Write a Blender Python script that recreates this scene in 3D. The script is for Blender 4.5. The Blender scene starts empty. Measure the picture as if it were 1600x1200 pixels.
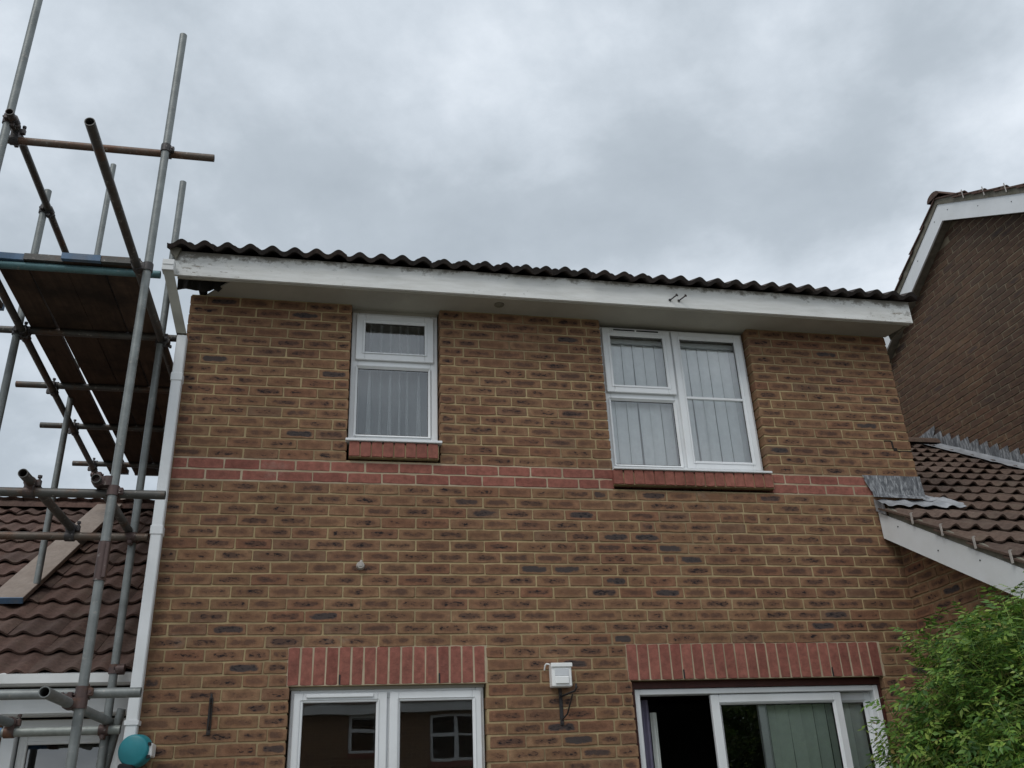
import bpy, math, random
from mathutils import Vector, Matrix, Euler, noise
R = math.radians
random.seed(7)
sc = bpy.context.scene
COL = sc.collection

# ------------------------------------------------------------------ camera, sky, sun, exposure
CAM = Vector((1.02417, -5.72926, 1.41108))
FW = Vector((0.19024877, 0.88591209, 0.42304275))
RT = Vector((0.98066339, -0.19162862, -0.03972149))
UP = Vector((-0.04587735, -0.4224195, 0.90523866))
FPX = 1408.784
cam_data = bpy.data.cameras.new('camera')
cam = bpy.data.objects.new('camera', cam_data)
COL.objects.link(cam)
m = Matrix((RT, UP, -FW)).transposed().to_4x4()
m.translation = CAM
cam.matrix_world = m
cam_data.sensor_width = 36.0
cam_data.lens = FPX / 1600 * 36
cam_data.clip_start = 0.05
cam_data.clip_end = 2000
sc.camera = cam

SUN_EL, SUN_AZ = R(52), R(218)
world = bpy.data.worlds.new('World')
sc.world = world
world.use_nodes = True
wt = world.node_tree
wt.nodes.clear()

def nd(nt, typ, ins=None, **props):
    n = nt.nodes.new(typ)
    for k, v in props.items():
        setattr(n, k, v)
    for k, v in (ins or {}).items():
        s = n.inputs[k]
        if isinstance(v, bpy.types.NodeSocket):
            nt.links.new(v, s)
        else:
            s.default_value = v
    return n

def ramp(nt, fac, stops, interp='LINEAR'):
    n = nd(nt, 'ShaderNodeValToRGB', {'Fac': fac})
    n.color_ramp.interpolation = interp
    el = n.color_ramp.elements
    while len(el) < len(stops):
        el.new(0.5)
    for e, (p, c) in zip(el, stops):
        e.position = p
        e.color = (c[0], c[1], c[2], 1) if not isinstance(c, (int, float)) else (c, c, c, 1)
    return n.outputs['Color']

def mth(nt, op, a, b=0.0, c=0.0, clamp=False):
    n = nt.nodes.new('ShaderNodeMath')
    n.operation = op
    n.use_clamp = clamp
    for i, v in enumerate((a, b, c)):
        if isinstance(v, bpy.types.NodeSocket):
            nt.links.new(v, n.inputs[i])
        else:
            n.inputs[i].default_value = v
    return n.outputs[0]

def mixc(nt, fac, a, b, blend='MIX'):
    n = nt.nodes.new('ShaderNodeMix')
    n.data_type = 'RGBA'
    n.blend_type = blend
    for i, v in ((0, fac), (6, a), (7, b)):
        s = n.inputs[i]
        if isinstance(v, bpy.types.NodeSocket):
            nt.links.new(v, s)
        elif i == 0:
            s.default_value = v
        else:
            s.default_value = (v[0], v[1], v[2], 1)
    return n.outputs[2]

# overcast: a layer of cloud in front of a Nishita sky
sky = nd(wt, 'ShaderNodeTexSky', sky_type='NISHITA', sun_disc=False, sun_elevation=SUN_EL, sun_rotation=SUN_AZ)
tc = nd(wt, 'ShaderNodeTexCoord')
sep = nd(wt, 'ShaderNodeSeparateXYZ', {0: tc.outputs['Generated']})
den = mth(wt, 'ADD', mth(wt, 'MAXIMUM', sep.outputs[2], 0.0), 0.4)
px_ = mth(wt, 'DIVIDE', sep.outputs[0], den)
py_ = mth(wt, 'DIVIDE', sep.outputs[1], den)
cmb = nd(wt, 'ShaderNodeCombineXYZ', {0: px_, 1: py_, 2: 12.53})
mp = nd(wt, 'ShaderNodeMapping', {0: cmb.outputs[0], 'Rotation': (0, 0, R(35)), 'Scale': (1.0, 1.0, 1)})
n1 = nd(wt, 'ShaderNodeTexNoise', {'Vector': mp.outputs[0], 'Scale': 1.0, 'Detail': 7.0, 'Roughness': 0.5, 'Distortion': 0.1})
n2 = nd(wt, 'ShaderNodeTexNoise', {'Vector': mp.outputs[0], 'Scale': 2.9, 'Detail': 8.0, 'Roughness': 0.58, 'Distortion': 0.1})
cl = mth(wt, 'ADD', mth(wt, 'MULTIPLY', n1.outputs[0], 0.6), mth(wt, 'MULTIPLY', n2.outputs[0], 0.4))
ccol = ramp(wt, cl, [(0.38, (4.4, 5.0, 5.6)), (0.45, (5.2, 5.85, 6.5)), (0.505, (6.8, 7.5, 8.25)), (0.575, (9.3, 9.95, 10.7))])
skc = mixc(wt, 0.93, sky.outputs[0], ccol)
bg = nd(wt, 'ShaderNodeBackground', {'Color': skc, 'Strength': 0.1})
wo = nd(wt, 'ShaderNodeOutputWorld', {'Surface': bg.outputs[0]})

sun_d = bpy.data.lights.new('sun', 'SUN')
sun_d.energy = 1.3
sun_d.angle = R(25)
sun_d.color = (1.0, 0.97, 0.93)
sun = bpy.data.objects.new('sun', sun_d)
COL.objects.link(sun)
# direction towards the sun: behind the camera, a little to the left
SD = Vector((math.sin(SUN_AZ) * math.cos(SUN_EL), math.cos(SUN_AZ) * math.cos(SUN_EL), math.sin(SUN_EL)))
sun.rotation_euler = SD.to_track_quat('Z', 'Y').to_euler()
sun.location = (0, -20, 30)

sc.view_settings.view_transform = 'Standard'
sc.view_settings.look = 'None'
sc.view_settings.exposure = 0.0
sc.view_settings.gamma = 1.0
sc.view_settings.use_curve_mapping = False
sc.cycles.max_bounces = 8
sc.cycles.transparent_max_bounces = 16

# ------------------------------------------------------------------ helpers
W = {}
def proj(p):
    q = Vector(p) - CAM
    dz = q.dot(FW)
    if dz < 0.05:
        return (-9999, -9999, 0.01)
    return (800 + FPX * q.dot(RT) / dz, 600 - FPX * q.dot(UP) / dz, dz)

class MB:
    """collects geometry, linked as ONE mesh object by build()"""
    def __init__(s):
        s.v, s.f, s.uv, s.sm = [], [], [], []
    def face(s, pts, uv=None, smooth=False):
        b = len(s.v)
        s.v += [tuple(p) for p in pts]
        s.f.append(tuple(range(b, b + len(pts))))
        s.uv.append(uv)
        s.sm.append(smooth)
    def grid(s, rows, smooth=True, closed=False, flip=False):
        b = len(s.v)
        n = len(rows[0])
        for r in rows:
            s.v += [tuple(p) for p in r]
        for i in range(len(rows) - 1):
            for j in range(n if closed else n - 1):
                k = (j + 1) % n
                q = (b + i * n + j, b + i * n + k, b + (i + 1) * n + k, b + (i + 1) * n + j)
                s.f.append(q[::-1] if flip else q)
                s.uv.append(None)
                s.sm.append(smooth)
    def box(s, a, b, bev=0.0, M=None):
        x0, y0, z0 = a
        x1, y1, z1 = b
        if bev <= 0:
            P = [Vector(p) for p in ((x0, y0, z0), (x1, y0, z0), (x1, y1, z0), (x0, y1, z0), (x0, y0, z1), (x1, y0, z1), (x1, y1, z1), (x0, y1, z1))]
            if M:
                P = [M @ p for p in P]
            k = len(s.v)
            s.v += [tuple(p) for p in P]
            for q in ((0, 3, 2, 1), (4, 5, 6, 7), (0, 1, 5, 4), (1, 2, 6, 5), (2, 3, 7, 6), (3, 0, 4, 7)):
                s.f.append(tuple(k + i for i in q)); s.uv.append(None); s.sm.append(False)
            return
        e = bev
        # chamfered box: 24 verts
        vs = {}
        k = len(s.v)
        lo, hi = (x0, y0, z0), (x1, y1, z1)
        for ax in range(3):
            for c in range(8):
                bits = (c & 1, c >> 1 & 1, c >> 2 & 1)
                p = []
                for a2 in range(3):
                    val = hi[a2] if bits[a2] else lo[a2]
                    if a2 != ax:
                        val += -e if bits[a2] else e
                    p.append(val)
                p = Vector(p)
                if M:
                    p = M @ p
                vs[ax, bits] = len(s.v)
                s.v.append(tuple(p))
        def add(ids):
            P = [Vector(s.v[i]) for i in ids]
            s.f.append(tuple(ids)); s.uv.append(None); s.sm.append(False)
        for ax in range(3):
            o = [i for i in range(3) if i != ax]
            for d in (0, 1):
                ids = []
                for u, w in ((0, 0), (1, 0), (1, 1), (0, 1)):
                    b3 = [0, 0, 0]; b3[ax] = d; b3[o[0]] = u; b3[o[1]] = w
                    ids.append(vs[ax, tuple(b3)])
                if (d == 0) != (ax == 1):
                    ids = ids[::-1]
                add(ids)
        for ax in range(3):          # edges running along ax
            o = [i for i in range(3) if i != ax]
            for u in (0, 1):
                for w in (0, 1):
                    b0 = [0, 0, 0]; b0[o[0]] = u; b0[o[1]] = w
                    b1 = list(b0); b1[ax] = 1
                    add([vs[o[0], tuple(b0)], vs[o[1], tuple(b0)], vs[o[1], tuple(b1)], vs[o[0], tuple(b1)]])
        for c in range(8):
            bits = (c & 1, c >> 1 & 1, c >> 2 & 1)
            add([vs[0, bits], vs[1, bits], vs[2, bits]])
    def prism(s, poly, d):
        """closed polygon (3D points) extruded along vector d"""
        d = Vector(d)
        P = [Vector(p) for p in poly]
        Q = [p + d for p in P]
        s.face(P); s.face(Q[::-1])
        n = len(P)
        for i in range(n):
            j = (i + 1) % n
            s.face([P[i], Q[i], Q[j], P[j]])
    def tube(s, a, b, r, seg=14, wall=0.0, cap=True, r2=None):
        a, b = Vector(a), Vector(b)
        d = (b - a).normalized()
        u = d.orthogonal().normalized()
        w = d.cross(u)
        r2 = r if r2 is None else r2
        def ring(c, rr):
            return [c + (u * math.cos(t) + w * math.sin(t)) * rr for t in (2 * math.pi * i / seg for i in range(seg))]
        s.grid([ring(a, r), ring(b, r2)], closed=True)
        if wall > 0:
            L = min(0.4, (b - a).length * 0.4)
            for c, e in ((a, d), (b, -d)):
                s.grid([ring(c, r), ring(c, r - wall)], closed=True, smooth=False, flip=(e == d))
                s.grid([ring(c, r - wall), ring(c + e * L, r - wall)], closed=True)
                s.face(ring(c + e * L, r - wall))
        elif cap:
            s.face(ring(a, r)[::-1]); s.face(ring(b, r2))
    def path(s, pts, r, seg=8):
        for p, q in zip(pts, pts[1:]):
            s.tube(p, q, r, seg)
    def mesh(s, name, mat, recalc=True):
        me = bpy.data.meshes.new(name)
        me.from_pydata(s.v, [], s.f)
        if any(s.uv):
            L = me.uv_layers.new(name='UVMap')
            i = 0
            for f, uv in zip(s.f, s.uv):
                for j in range(len(f)):
                    L.data[i].uv = uv[j] if uv else (0, 0)
                    i += 1
        me.polygons.foreach_set('use_smooth', s.sm)
        me.materials.append(mat)
        if recalc:
            import bmesh
            bm = bmesh.new(); bm.from_mesh(me)
            bmesh.ops.recalc_face_normals(bm, faces=bm.faces)
            bm.to_mesh(me); bm.free()
        me.update()
        return me
    def build(s, name, mat, parent=None, recalc=True, **tags):
        return link(name, s.mesh(name, mat, recalc), parent, **tags)

def link(name, me, parent=None, loc=(0, 0, 0), rot=None, **tags):
    o = bpy.data.objects.new(name, me)
    COL.objects.link(o)
    o.location = loc
    if rot:
        o.rotation_euler = rot
    W[o] = Vector(loc)
    if parent is not None:
        o.parent = parent
        o.matrix_parent_inverse = Matrix.Translation(-W[parent])
    for k, v in tags.items():
        o[k] = v
    return o

def thing(name, loc, label, cat, group=None):
    o = link(name, None, None, loc)
    o.empty_display_size = 0.1
    o['label'] = label
    o['category'] = cat
    if group:
        o['group'] = group
    return o

def tag(o, label, cat, group=None):
    o['label'] = label
    o['category'] = cat
    if group:
        o['group'] = group
    return o

# ------------------------------------------------------------------ materials
def new_mat(name):
    mt = bpy.data.materials.new(name)
    mt.use_nodes = True
    nt = mt.node_tree
    nt.nodes.clear()
    out = nd(nt, 'ShaderNodeOutputMaterial')
    return mt, nt, out

def pbr(nt, out, col, rough=0.8, bump=None, bstr=0.3, bdist=0.01, spec=0.3, metal=0.0, **kw):
    ins = {'Base Color': col if isinstance(col, bpy.types.NodeSocket) else (col[0], col[1], col[2], 1), 'Roughness': rough, 'Metallic': metal, 'Specular IOR Level': spec}
    ins.update(kw)
    b = nd(nt, 'ShaderNodeBsdfPrincipled', ins)
    if bump is not None:
        bn = nd(nt, 'ShaderNodeBump', {'Height': bump, 'Strength': bstr, 'Distance': bdist})
        nt.links.new(bn.outputs[0], b.inputs['Normal'])
    nt.links.new(b.outputs[0], out.inputs[0])
    return b

def rnd(nt):
    oi = nd(nt, 'ShaderNodeObjectInfo')
    ge = nd(nt, 'ShaderNodeNewGeometry')
    return mth(nt, 'FRACT', mth(nt, 'ADD', oi.outputs['Random'], ge.outputs['Random Per Island']))

def wpos(nt, scale=(1, 1, 1)):
    ge = nd(nt, 'ShaderNodeNewGeometry')
    mp = nd(nt, 'ShaderNodeMapping', {0: ge.outputs['Position'], 'Scale': scale})
    return mp.outputs[0]

def nz(nt, vec, scale, detail=4.0, rough=0.55, dist=0.0):
    return nd(nt, 'ShaderNodeTexNoise', {'Vector': vec, 'Scale': scale, 'Detail': detail, 'Roughness': rough, 'Distortion': dist}).outputs[0]

def simple(name, col, rough=0.6, var=0.25, scale=8.0, bstr=0.1, spec=0.3, metal=0.0, streak=(1, 1, 1), dirt=None, dirt_amt=0.5):
    mt, nt, out = new_mat(name)
    p = wpos(nt, streak)
    n = nz(nt, p, scale, 6, 0.6)
    dark = [c * (1 - var) for c in col]
    light = [min(1, c * (1 + var * 0.6)) for c in col]
    c = ramp(nt, n, [(0.3, dark), (0.7, light)])
    if dirt:
        n2 = nz(nt, p, scale * 0.35, 7, 0.65)
        f = ramp(nt, n2, [(0.5, 0.0), (0.72, dirt_amt)])
        c = mixc(nt, f, c, dirt)
    pbr(nt, out, c, rough, nz(nt, p, scale * 6, 3), bstr, 0.004, spec, metal)
    return mt

def brick_material(name, tones, streak_amt=1.0, dirt=0.0):
    """faced brick: UV runs 0..1 over the face; a dark fired smudge along the middle of most faces"""
    mt, nt, out = new_mat(name)
    r = rnd(nt)
    r2 = mth(nt, 'FRACT', mth(nt, 'MULTIPLY', r, 17.31))
    r3 = mth(nt, 'FRACT', mth(nt, 'MULTIPLY', r, 53.77))
    ge = nd(nt, 'ShaderNodeNewGeometry')
    off = nd(nt, 'ShaderNodeCombineXYZ', {0: mth(nt, 'MULTIPLY', r, 91.0), 1: mth(nt, 'MULTIPLY', r2, 37.0), 2: mth(nt, 'MULTIPLY', r3, 63.0)})
    v = nd(nt, 'ShaderNodeVectorMath', {0: ge.outputs['Position'], 1: off.outputs[0]}, operation='ADD').outputs[0]
    base = ramp(nt, r, tones)
    mott = nz(nt, v, 26, 5, 0.65)
    base = mixc(nt, 1.0, base, ramp(nt, mott, [(0.3, 0.72), (0.7, 1.22)]), 'MULTIPLY')
    uv = nd(nt, 'ShaderNodeUVMap')
    su = nd(nt, 'ShaderNodeSeparateXYZ', {0: uv.outputs[0]})
    du = mth(nt, 'ABSOLUTE', mth(nt, 'SUBTRACT', su.outputs[0], mth(nt, 'ADD', 0.44, mth(nt, 'MULTIPLY', r3, 0.12))))
    dv = mth(nt, 'ABSOLUTE', mth(nt, 'SUBTRACT', su.outputs[1], 0.5))
    vs = nd(nt, 'ShaderNodeMapping', {0: v, 'Scale': (0.35, 0.35, 1.0)}).outputs[0]
    fine_n = nz(nt, vs, 60, 6, 0.78)
    soft_n = nz(nt, v, 16, 4, 0.6)
    d = mth(nt, 'ADD', mth(nt, 'POWER', mth(nt, 'MULTIPLY', du, 2.3), 6.0), mth(nt, 'POWER', mth(nt, 'MULTIPLY', dv, 2.5), 2.6))
    # redder heart, tan rim
    heart = ramp(nt, mth(nt, 'ADD', d, mth(nt, 'MULTIPLY', mth(nt, 'SUBTRACT', soft_n, 0.5), 1.4)), [(0.15, 1.0), (0.95, 0.0)])
    base = mixc(nt, mth(nt, 'MULTIPLY', heart, 0.42 * streak_amt), base, (0.175, 0.08, 0.045))
    wide = ramp(nt, r2, [(0.93, 0.0), (0.98, 0.35)])
    wob = mth(nt, 'ADD', mth(nt, 'MULTIPLY', mth(nt, 'SUBTRACT', fine_n, 0.5), 2.2), mth(nt, 'MULTIPLY', mth(nt, 'SUBTRACT', soft_n, 0.5), 2.4))
    core = mth(nt, 'SUBTRACT', mth(nt, 'ADD', mth(nt, 'MULTIPLY', d, 1.5), wob), wide)
    mask = ramp(nt, core, [(0.0, 1.0), (0.62, 0.0)])
    amt = ramp(nt, r2, [(0.0, 0.2), (0.35, 0.5), (0.75, 0.75), (0.92, 0.8), (0.98, 0.92)])
    f = mth(nt, 'MULTIPLY', mth(nt, 'MULTIPLY', mask, amt), streak_amt)
    smud = mixc(nt, ramp(nt, r2, [(0.93, 0.0), (0.98, 1.0)]), (0.068, 0.042, 0.035), (0.05, 0.045, 0.046))
    c = mixc(nt, f, base, smud)
    # burnt clots strung along the smudge
    clot = ramp(nt, nz(nt, vs, 95, 3, 0.6), [(0.53, 0.0), (0.59, 1.0)])
    inner = ramp(nt, mth(nt, 'ADD', d, mth(nt, 'MULTIPLY', mth(nt, 'SUBTRACT', soft_n, 0.5), 2.0)), [(0.0, 1.0), (0.3, 0.0)])
    spf = mth(nt, 'MULTIPLY', mth(nt, 'MULTIPLY', clot, inner), mth(nt, 'MULTIPLY', ramp(nt, r3, [(0.15, 0.0), (0.5, 1.0)]), 0.95 * streak_amt))
    c = mixc(nt, spf, c, (0.014, 0.013, 0.016))
    # chalky bloom, here and there
    ef = ramp(nt, nz(nt, wpos(nt, (1, 1, 1.6)), 2.3, 8, 0.72), [(0.62, 0.0), (0.75, 0.35)])
    c = mixc(nt, ef, c, (0.36, 0.32, 0.27))
    # weather staining over the whole wall
    wp = wpos(nt)
    wn = nz(nt, wp, 1.1, 6, 0.6)
    c = mixc(nt, 1.0, c, ramp(nt, wn, [(0.3, 0.8), (0.7, 1.12)]), 'MULTIPLY')
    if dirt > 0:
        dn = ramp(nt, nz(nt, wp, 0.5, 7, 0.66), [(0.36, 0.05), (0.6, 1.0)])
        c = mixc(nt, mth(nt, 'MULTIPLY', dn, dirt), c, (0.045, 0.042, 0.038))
    h = mth(nt, 'ADD', nz(nt, v, 120, 3), mth(nt, 'MULTIPLY', nz(nt, v, 30, 3), 1.2))
    pbr(nt, out, c, 0.88, h, 0.45, 0.004, 0.2)
    return mt

M = {}
M['brick'] = brick_material('brick', [(0.0, (0.202, 0.119, 0.068)), (0.25, (0.232, 0.135, 0.076)), (0.45, (0.21, 0.115, 0.068)), (0.65, (0.248, 0.15, 0.086)), (0.85, (0.214, 0.107, 0.064)), (1.0, (0.18, 0.114, 0.072))])
M['red_brick'] = brick_material('red_brick', [(0.0, (0.235, 0.088, 0.067)), (0.35, (0.29, 0.112, 0.085)), (0.7, (0.262, 0.102, 0.078)), (1.0, (0.22, 0.08, 0.062))], 0.18)
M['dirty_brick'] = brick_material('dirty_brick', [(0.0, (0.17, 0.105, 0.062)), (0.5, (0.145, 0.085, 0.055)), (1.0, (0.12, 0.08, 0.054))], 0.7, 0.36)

def mortar_material(name, a, b, dirt):
    mt, nt, out = new_mat(name)
    p = wpos(nt)
    c = ramp(nt, nz(nt, p, 7, 6, 0.65), [(0.3, a), (0.7, b)])
    c = mixc(nt, ramp(nt, nz(nt, p, 1.6, 6, 0.6), [(0.4, 0.0), (0.68, dirt)]), c, (0.2, 0.15, 0.095))
    pbr(nt, out, c, 0.95, nz(nt, p, 160, 3), 0.5, 0.004, 0.1)
    return mt
M['mortar'] = mortar_material('mortar', (0.31, 0.236, 0.128), (0.46, 0.36, 0.205), 0.9)
M['pale_mortar'] = mortar_material('pale_mortar', (0.37, 0.3, 0.205), (0.52, 0.435, 0.315), 0.6)
M['old_mortar'] = mortar_material('old_mortar', (0.2, 0.17, 0.125), (0.33, 0.28, 0.2), 0.5)

M['upvc'] = simple('upvc', (0.73, 0.75, 0.76), 0.35, 0.05, 5, 0.02, 0.45, dirt=(0.55, 0.55, 0.52), dirt_amt=0.35)
M['upvc_old'] = simple('upvc_old', (0.7, 0.71, 0.7), 0.45, 0.08, 5, 0.03, 0.4, dirt=(0.45, 0.44, 0.4), dirt_amt=0.5)
M['upvc_dirty'] = simple('dirty_upvc', (0.4, 0.39, 0.34), 0.6, 0.2, 6, 0.1, 0.3, dirt=(0.12, 0.11, 0.07), dirt_amt=0.85)
M['gasket'] = simple('gasket', (0.03, 0.03, 0.03), 0.6, 0.1)
M['soffit'] = simple('soffit', (0.37, 0.35, 0.3), 0.75, 0.12, 3, 0.05, 0.2, dirt=(0.2, 0.19, 0.16), dirt_amt=0.55)
M['dark_void'] = simple('dark_void', (0.02, 0.018, 0.016), 0.9, 0.2)

def fascia_material():
    mt, nt, out = new_mat('peeling_paint')
    ge = nd(nt, 'ShaderNodeNewGeometry')
    s = nd(nt, 'ShaderNodeSeparateXYZ', {0: ge.outputs['Position']})
    p = wpos(nt, (1, 1, 3.0))
    c = ramp(nt, nz(nt, wpos(nt, (1.2, 1, 9)), 3, 6, 0.6), [(0.3, (0.6, 0.6, 0.57)), (0.65, (0.73, 0.735, 0.715))])
    # mould spots along the top edge under the tiles
    top = mth(nt, 'MULTIPLY', mth(nt, 'SUBTRACT', s.outputs[2], 4.8), 9.5, clamp=True)
    ends = mth(nt, 'MULTIPLY', mth(nt, 'SUBTRACT', mth(nt, 'ABSOLUTE', mth(nt, 'SUBTRACT', s.outputs[0], 2.7)), 1.95), 0.14, clamp=True)
    sp = ramp(nt, mth(nt, 'ADD', mth(nt, 'ADD', nz(nt, wpos(nt, (1, 1, 1.3)), 13, 8, 0.75), mth(nt, 'MULTIPLY', mth(nt, 'POWER', top, 2.0), 0.3)), mth(nt, 'MULTIPLY', ends, 0.9)), [(0.63, 0.0), (0.77, 1.0)])
    c = mixc(nt, mth(nt, 'MULTIPLY', sp, 0.8), c, (0.13, 0.115, 0.09))
    # flaked patches, bare grey timber, denser near both ends of the board
    ends = mth(nt, 'MULTIPLY', mth(nt, 'SUBTRACT', mth(nt, 'ABSOLUTE', mth(nt, 'SUBTRACT', s.outputs[0], 2.7)), 1.95), 0.14, clamp=True)
    fl = ramp(nt, mth(nt, 'ADD', nz(nt, wpos(nt, (1, 1, 5)), 11, 8, 0.7), ends), [(0.68, 0.0), (0.7, 1.0)])
    c = mixc(nt, mth(nt, 'MULTIPLY', fl, 0.85), c, (0.27, 0.235, 0.19))
    pbr(nt, out, c, 0.6, mth(nt, 'SUBTRACT', nz(nt, p, 30, 4), fl), 0.35, 0.004, 0.3)
    return mt
M['fascia'] = fascia_material()

def tile_material(name, tones, moss=0.3, mosscol=(0.09, 0.08, 0.05)):
    mt, nt, out = new_mat(name)
    r = rnd(nt)
    ge = nd(nt, 'ShaderNodeNewGeometry')
    base = ramp(nt, r, tones)
    p = wpos(nt)
    base = mixc(nt, 1.0, base, ramp(nt, nz(nt, p, 30, 6, 0.7), [(0.3, 0.65), (0.7, 1.3)]), 'MULTIPLY')
    f = ramp(nt, nz(nt, p, 7, 7, 0.7), [(0.5, 0.0), (0.72, moss)])
    c = mixc(nt, f, base, mosscol)
    pbr(nt, out, c, 0.9, nz(nt, p, 190, 3), 0.6, 0.004, 0.2)
    return mt
M['tile_brown'] = tile_material('roof_tile_brown', [(0.0, (0.1, 0.062, 0.05)), (0.4, (0.122, 0.074, 0.06)), (0.8, (0.085, 0.056, 0.047)), (1.0, (0.135, 0.088, 0.07))], 0.45, (0.12, 0.095, 0.07))
M['tile_red'] = tile_material('roof_tile_red_brown', [(0.0, (0.098, 0.066, 0.052)), (0.5, (0.115, 0.078, 0.06)), (0.85, (0.08, 0.056, 0.046)), (1.0, (0.135, 0.094, 0.075))], 0.55, (0.14, 0.115, 0.085))
M['tile_black'] = tile_material('roof_tile_black', [(0.0, (0.04, 0.034, 0.032)), (0.6, (0.048, 0.04, 0.037)), (1.0, (0.06, 0.044, 0.038))], 0.3, (0.07, 0.062, 0.045))

def steel_material(name, base, rust, lo, hi, col2=None, metal=0.35, rough=0.5):
    mt, nt, out = new_mat(name)
    p = wpos(nt, (1, 1, 1))
    c = ramp(nt, nz(nt, p, 9, 7, 0.65), [(0.3, [x * 0.72 for x in base]), (0.7, [x * 1.2 for x in base])])
    if col2:
        c = mixc(nt, ramp(nt, nz(nt, p, 2.1, 3, 0.5), [(0.46, 0.0), (0.52, 1.0)]), c, col2)
    f = ramp(nt, nz(nt, p, 5.5, 8, 0.72), [(lo, 0.0), (hi, 1.0)])
    c = mixc(nt, f, c, rust)
    sp = ramp(nt, nz(nt, p, 38, 3, 0.6), [(0.62, 0.0), (0.68, 0.5)])
    c = mixc(nt, sp, c, (0.34, 0.32, 0.29))
    pbr(nt, out, c, rough, nz(nt, p, 70, 4), 0.3, 0.003, 0.4, metal)
    return mt
M['steel'] = steel_material('galvanised_steel', (0.2, 0.215, 0.21), (0.16, 0.1, 0.06), 0.66, 0.78)
M['steel_dark'] = steel_material('weathered_steel', (0.085, 0.083, 0.077), (0.11, 0.06, 0.035), 0.5, 0.68)
M['steel_rust'] = steel_material('rusty_steel', (0.12, 0.1, 0.082), (0.12, 0.066, 0.042), 0.42, 0.6)
M['steel_teal'] = steel_material('teal_painted_steel', (0.1, 0.19, 0.2), (0.1, 0.085, 0.07), 0.55, 0.7)
M['steel_blue'] = steel_material('blue_banded_steel', (0.27, 0.29, 0.27), (0.16, 0.1, 0.06), 0.68, 0.8)
M['blue_paint'] = simple('blue_paint', (0.09, 0.22, 0.45), 0.5, 0.25, 12, dirt=(0.2, 0.2, 0.2), dirt_amt=0.5)
M['coupler'] = steel_material('coupler_steel', (0.06, 0.055, 0.055), (0.1, 0.055, 0.04), 0.55, 0.72)
M['coupler_rust'] = steel_material('rusty_coupler_steel', (0.09, 0.06, 0.055), (0.19, 0.085, 0.04), 0.5, 0.68)

def wood_material(name, a, b, stain, samt, axis=(14, 1.2, 14)):
    mt, nt, out = new_mat(name)
    p = wpos(nt, axis)
    r = rnd(nt)
    g = nz(nt, p, 2.2, 7, 0.65, 0.4)
    c = ramp(nt, g, [(0.3, a), (0.7, b)])
    c = mixc(nt, 1.0, c, ramp(nt, r, [(0, 0.75), (1, 1.25)]), 'MULTIPLY')
    f = ramp(nt, nz(nt, wpos(nt), 3.0, 7, 0.65), [(0.45, 0.0), (0.66, samt)])
    c = mixc(nt, f, c, stain)
    pbr(nt, out, c, 0.85, g, 0.4, 0.004, 0.2)
    return mt
M['board_wood'] = wood_material('scaffold_board_wood', (0.055, 0.036, 0.026), (0.1, 0.066, 0.046), (0.02, 0.016, 0.014), 0.8)
M['pale_wood'] = wood_material('pale_plank_wood', (0.3, 0.25, 0.215), (0.41, 0.345, 0.295), (0.21, 0.165, 0.135), 0.55)
M['band_steel'] = simple('board_end_band', (0.085, 0.15, 0.24), 0.5, 0.25, 14, dirt=(0.2, 0.19, 0.18), dirt_amt=0.6)

def lead_material():
    mt, nt, out = new_mat('lead_sheet')
    p = wpos(nt, (4, 4, 1.0))
    n = nz(nt, p, 9, 8, 0.75, 0.8)
    c = ramp(nt, n, [(0.38, (0.08, 0.084, 0.092)), (0.5, (0.175, 0.182, 0.192)), (0.6, (0.4, 0.41, 0.42))])
    pbr(nt, out, c, 0.55, nz(nt, wpos(nt), 12, 5), 0.6, 0.01, 0.4, 0.25)
    return mt
M['lead'] = lead_material()
M['lead_pale'] = simple('oxidised_lead', (0.33, 0.34, 0.355), 0.55, 0.4, 9, 0.5, 0.4, 0.15, dirt=(0.24, 0.26, 0.29), dirt_amt=0.7)
M['verge'] = simple('verge_mortar', (0.2, 0.185, 0.15), 0.95, 0.35, 12, 0.6, 0.1, dirt=(0.1, 0.1, 0.06), dirt_amt=0.7)
M['iron'] = simple('black_iron', (0.03, 0.03, 0.032), 0.5, 0.3, 30, 0.3, 0.4, 0.2, dirt=(0.09, 0.045, 0.025), dirt_amt=0.6)
M['clip'] = simple('alloy_clip', (0.42, 0.39, 0.36), 0.5, 0.2, 30)
M['teal'] = simple('teal_plastic', (0.018, 0.2, 0.235), 0.4, 0.12, 12, 0.03, 0.45)
M['black_plastic'] = simple('black_plastic', (0.02, 0.02, 0.022), 0.45, 0.1)
M['white_plastic'] = simple('white_plastic', (0.8, 0.81, 0.8), 0.35, 0.04, 6, 0.02, 0.45)
M['grey_plastic'] = simple('grey_plastic', (0.58, 0.6, 0.62), 0.35, 0.05, 6, 0.02, 0.45)
M['brown_timber'] = simple('brown_stained_timber', (0.06, 0.018, 0.014), 0.5, 0.25, 14)
M['blind'] = simple('blind_fabric', (0.95, 0.96, 0.95), 0.85, 0.06, 20)
M['blind_grey'] = simple('grey_blind_fabric', (0.85, 0.88, 0.83), 0.85, 0.08, 20)
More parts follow.
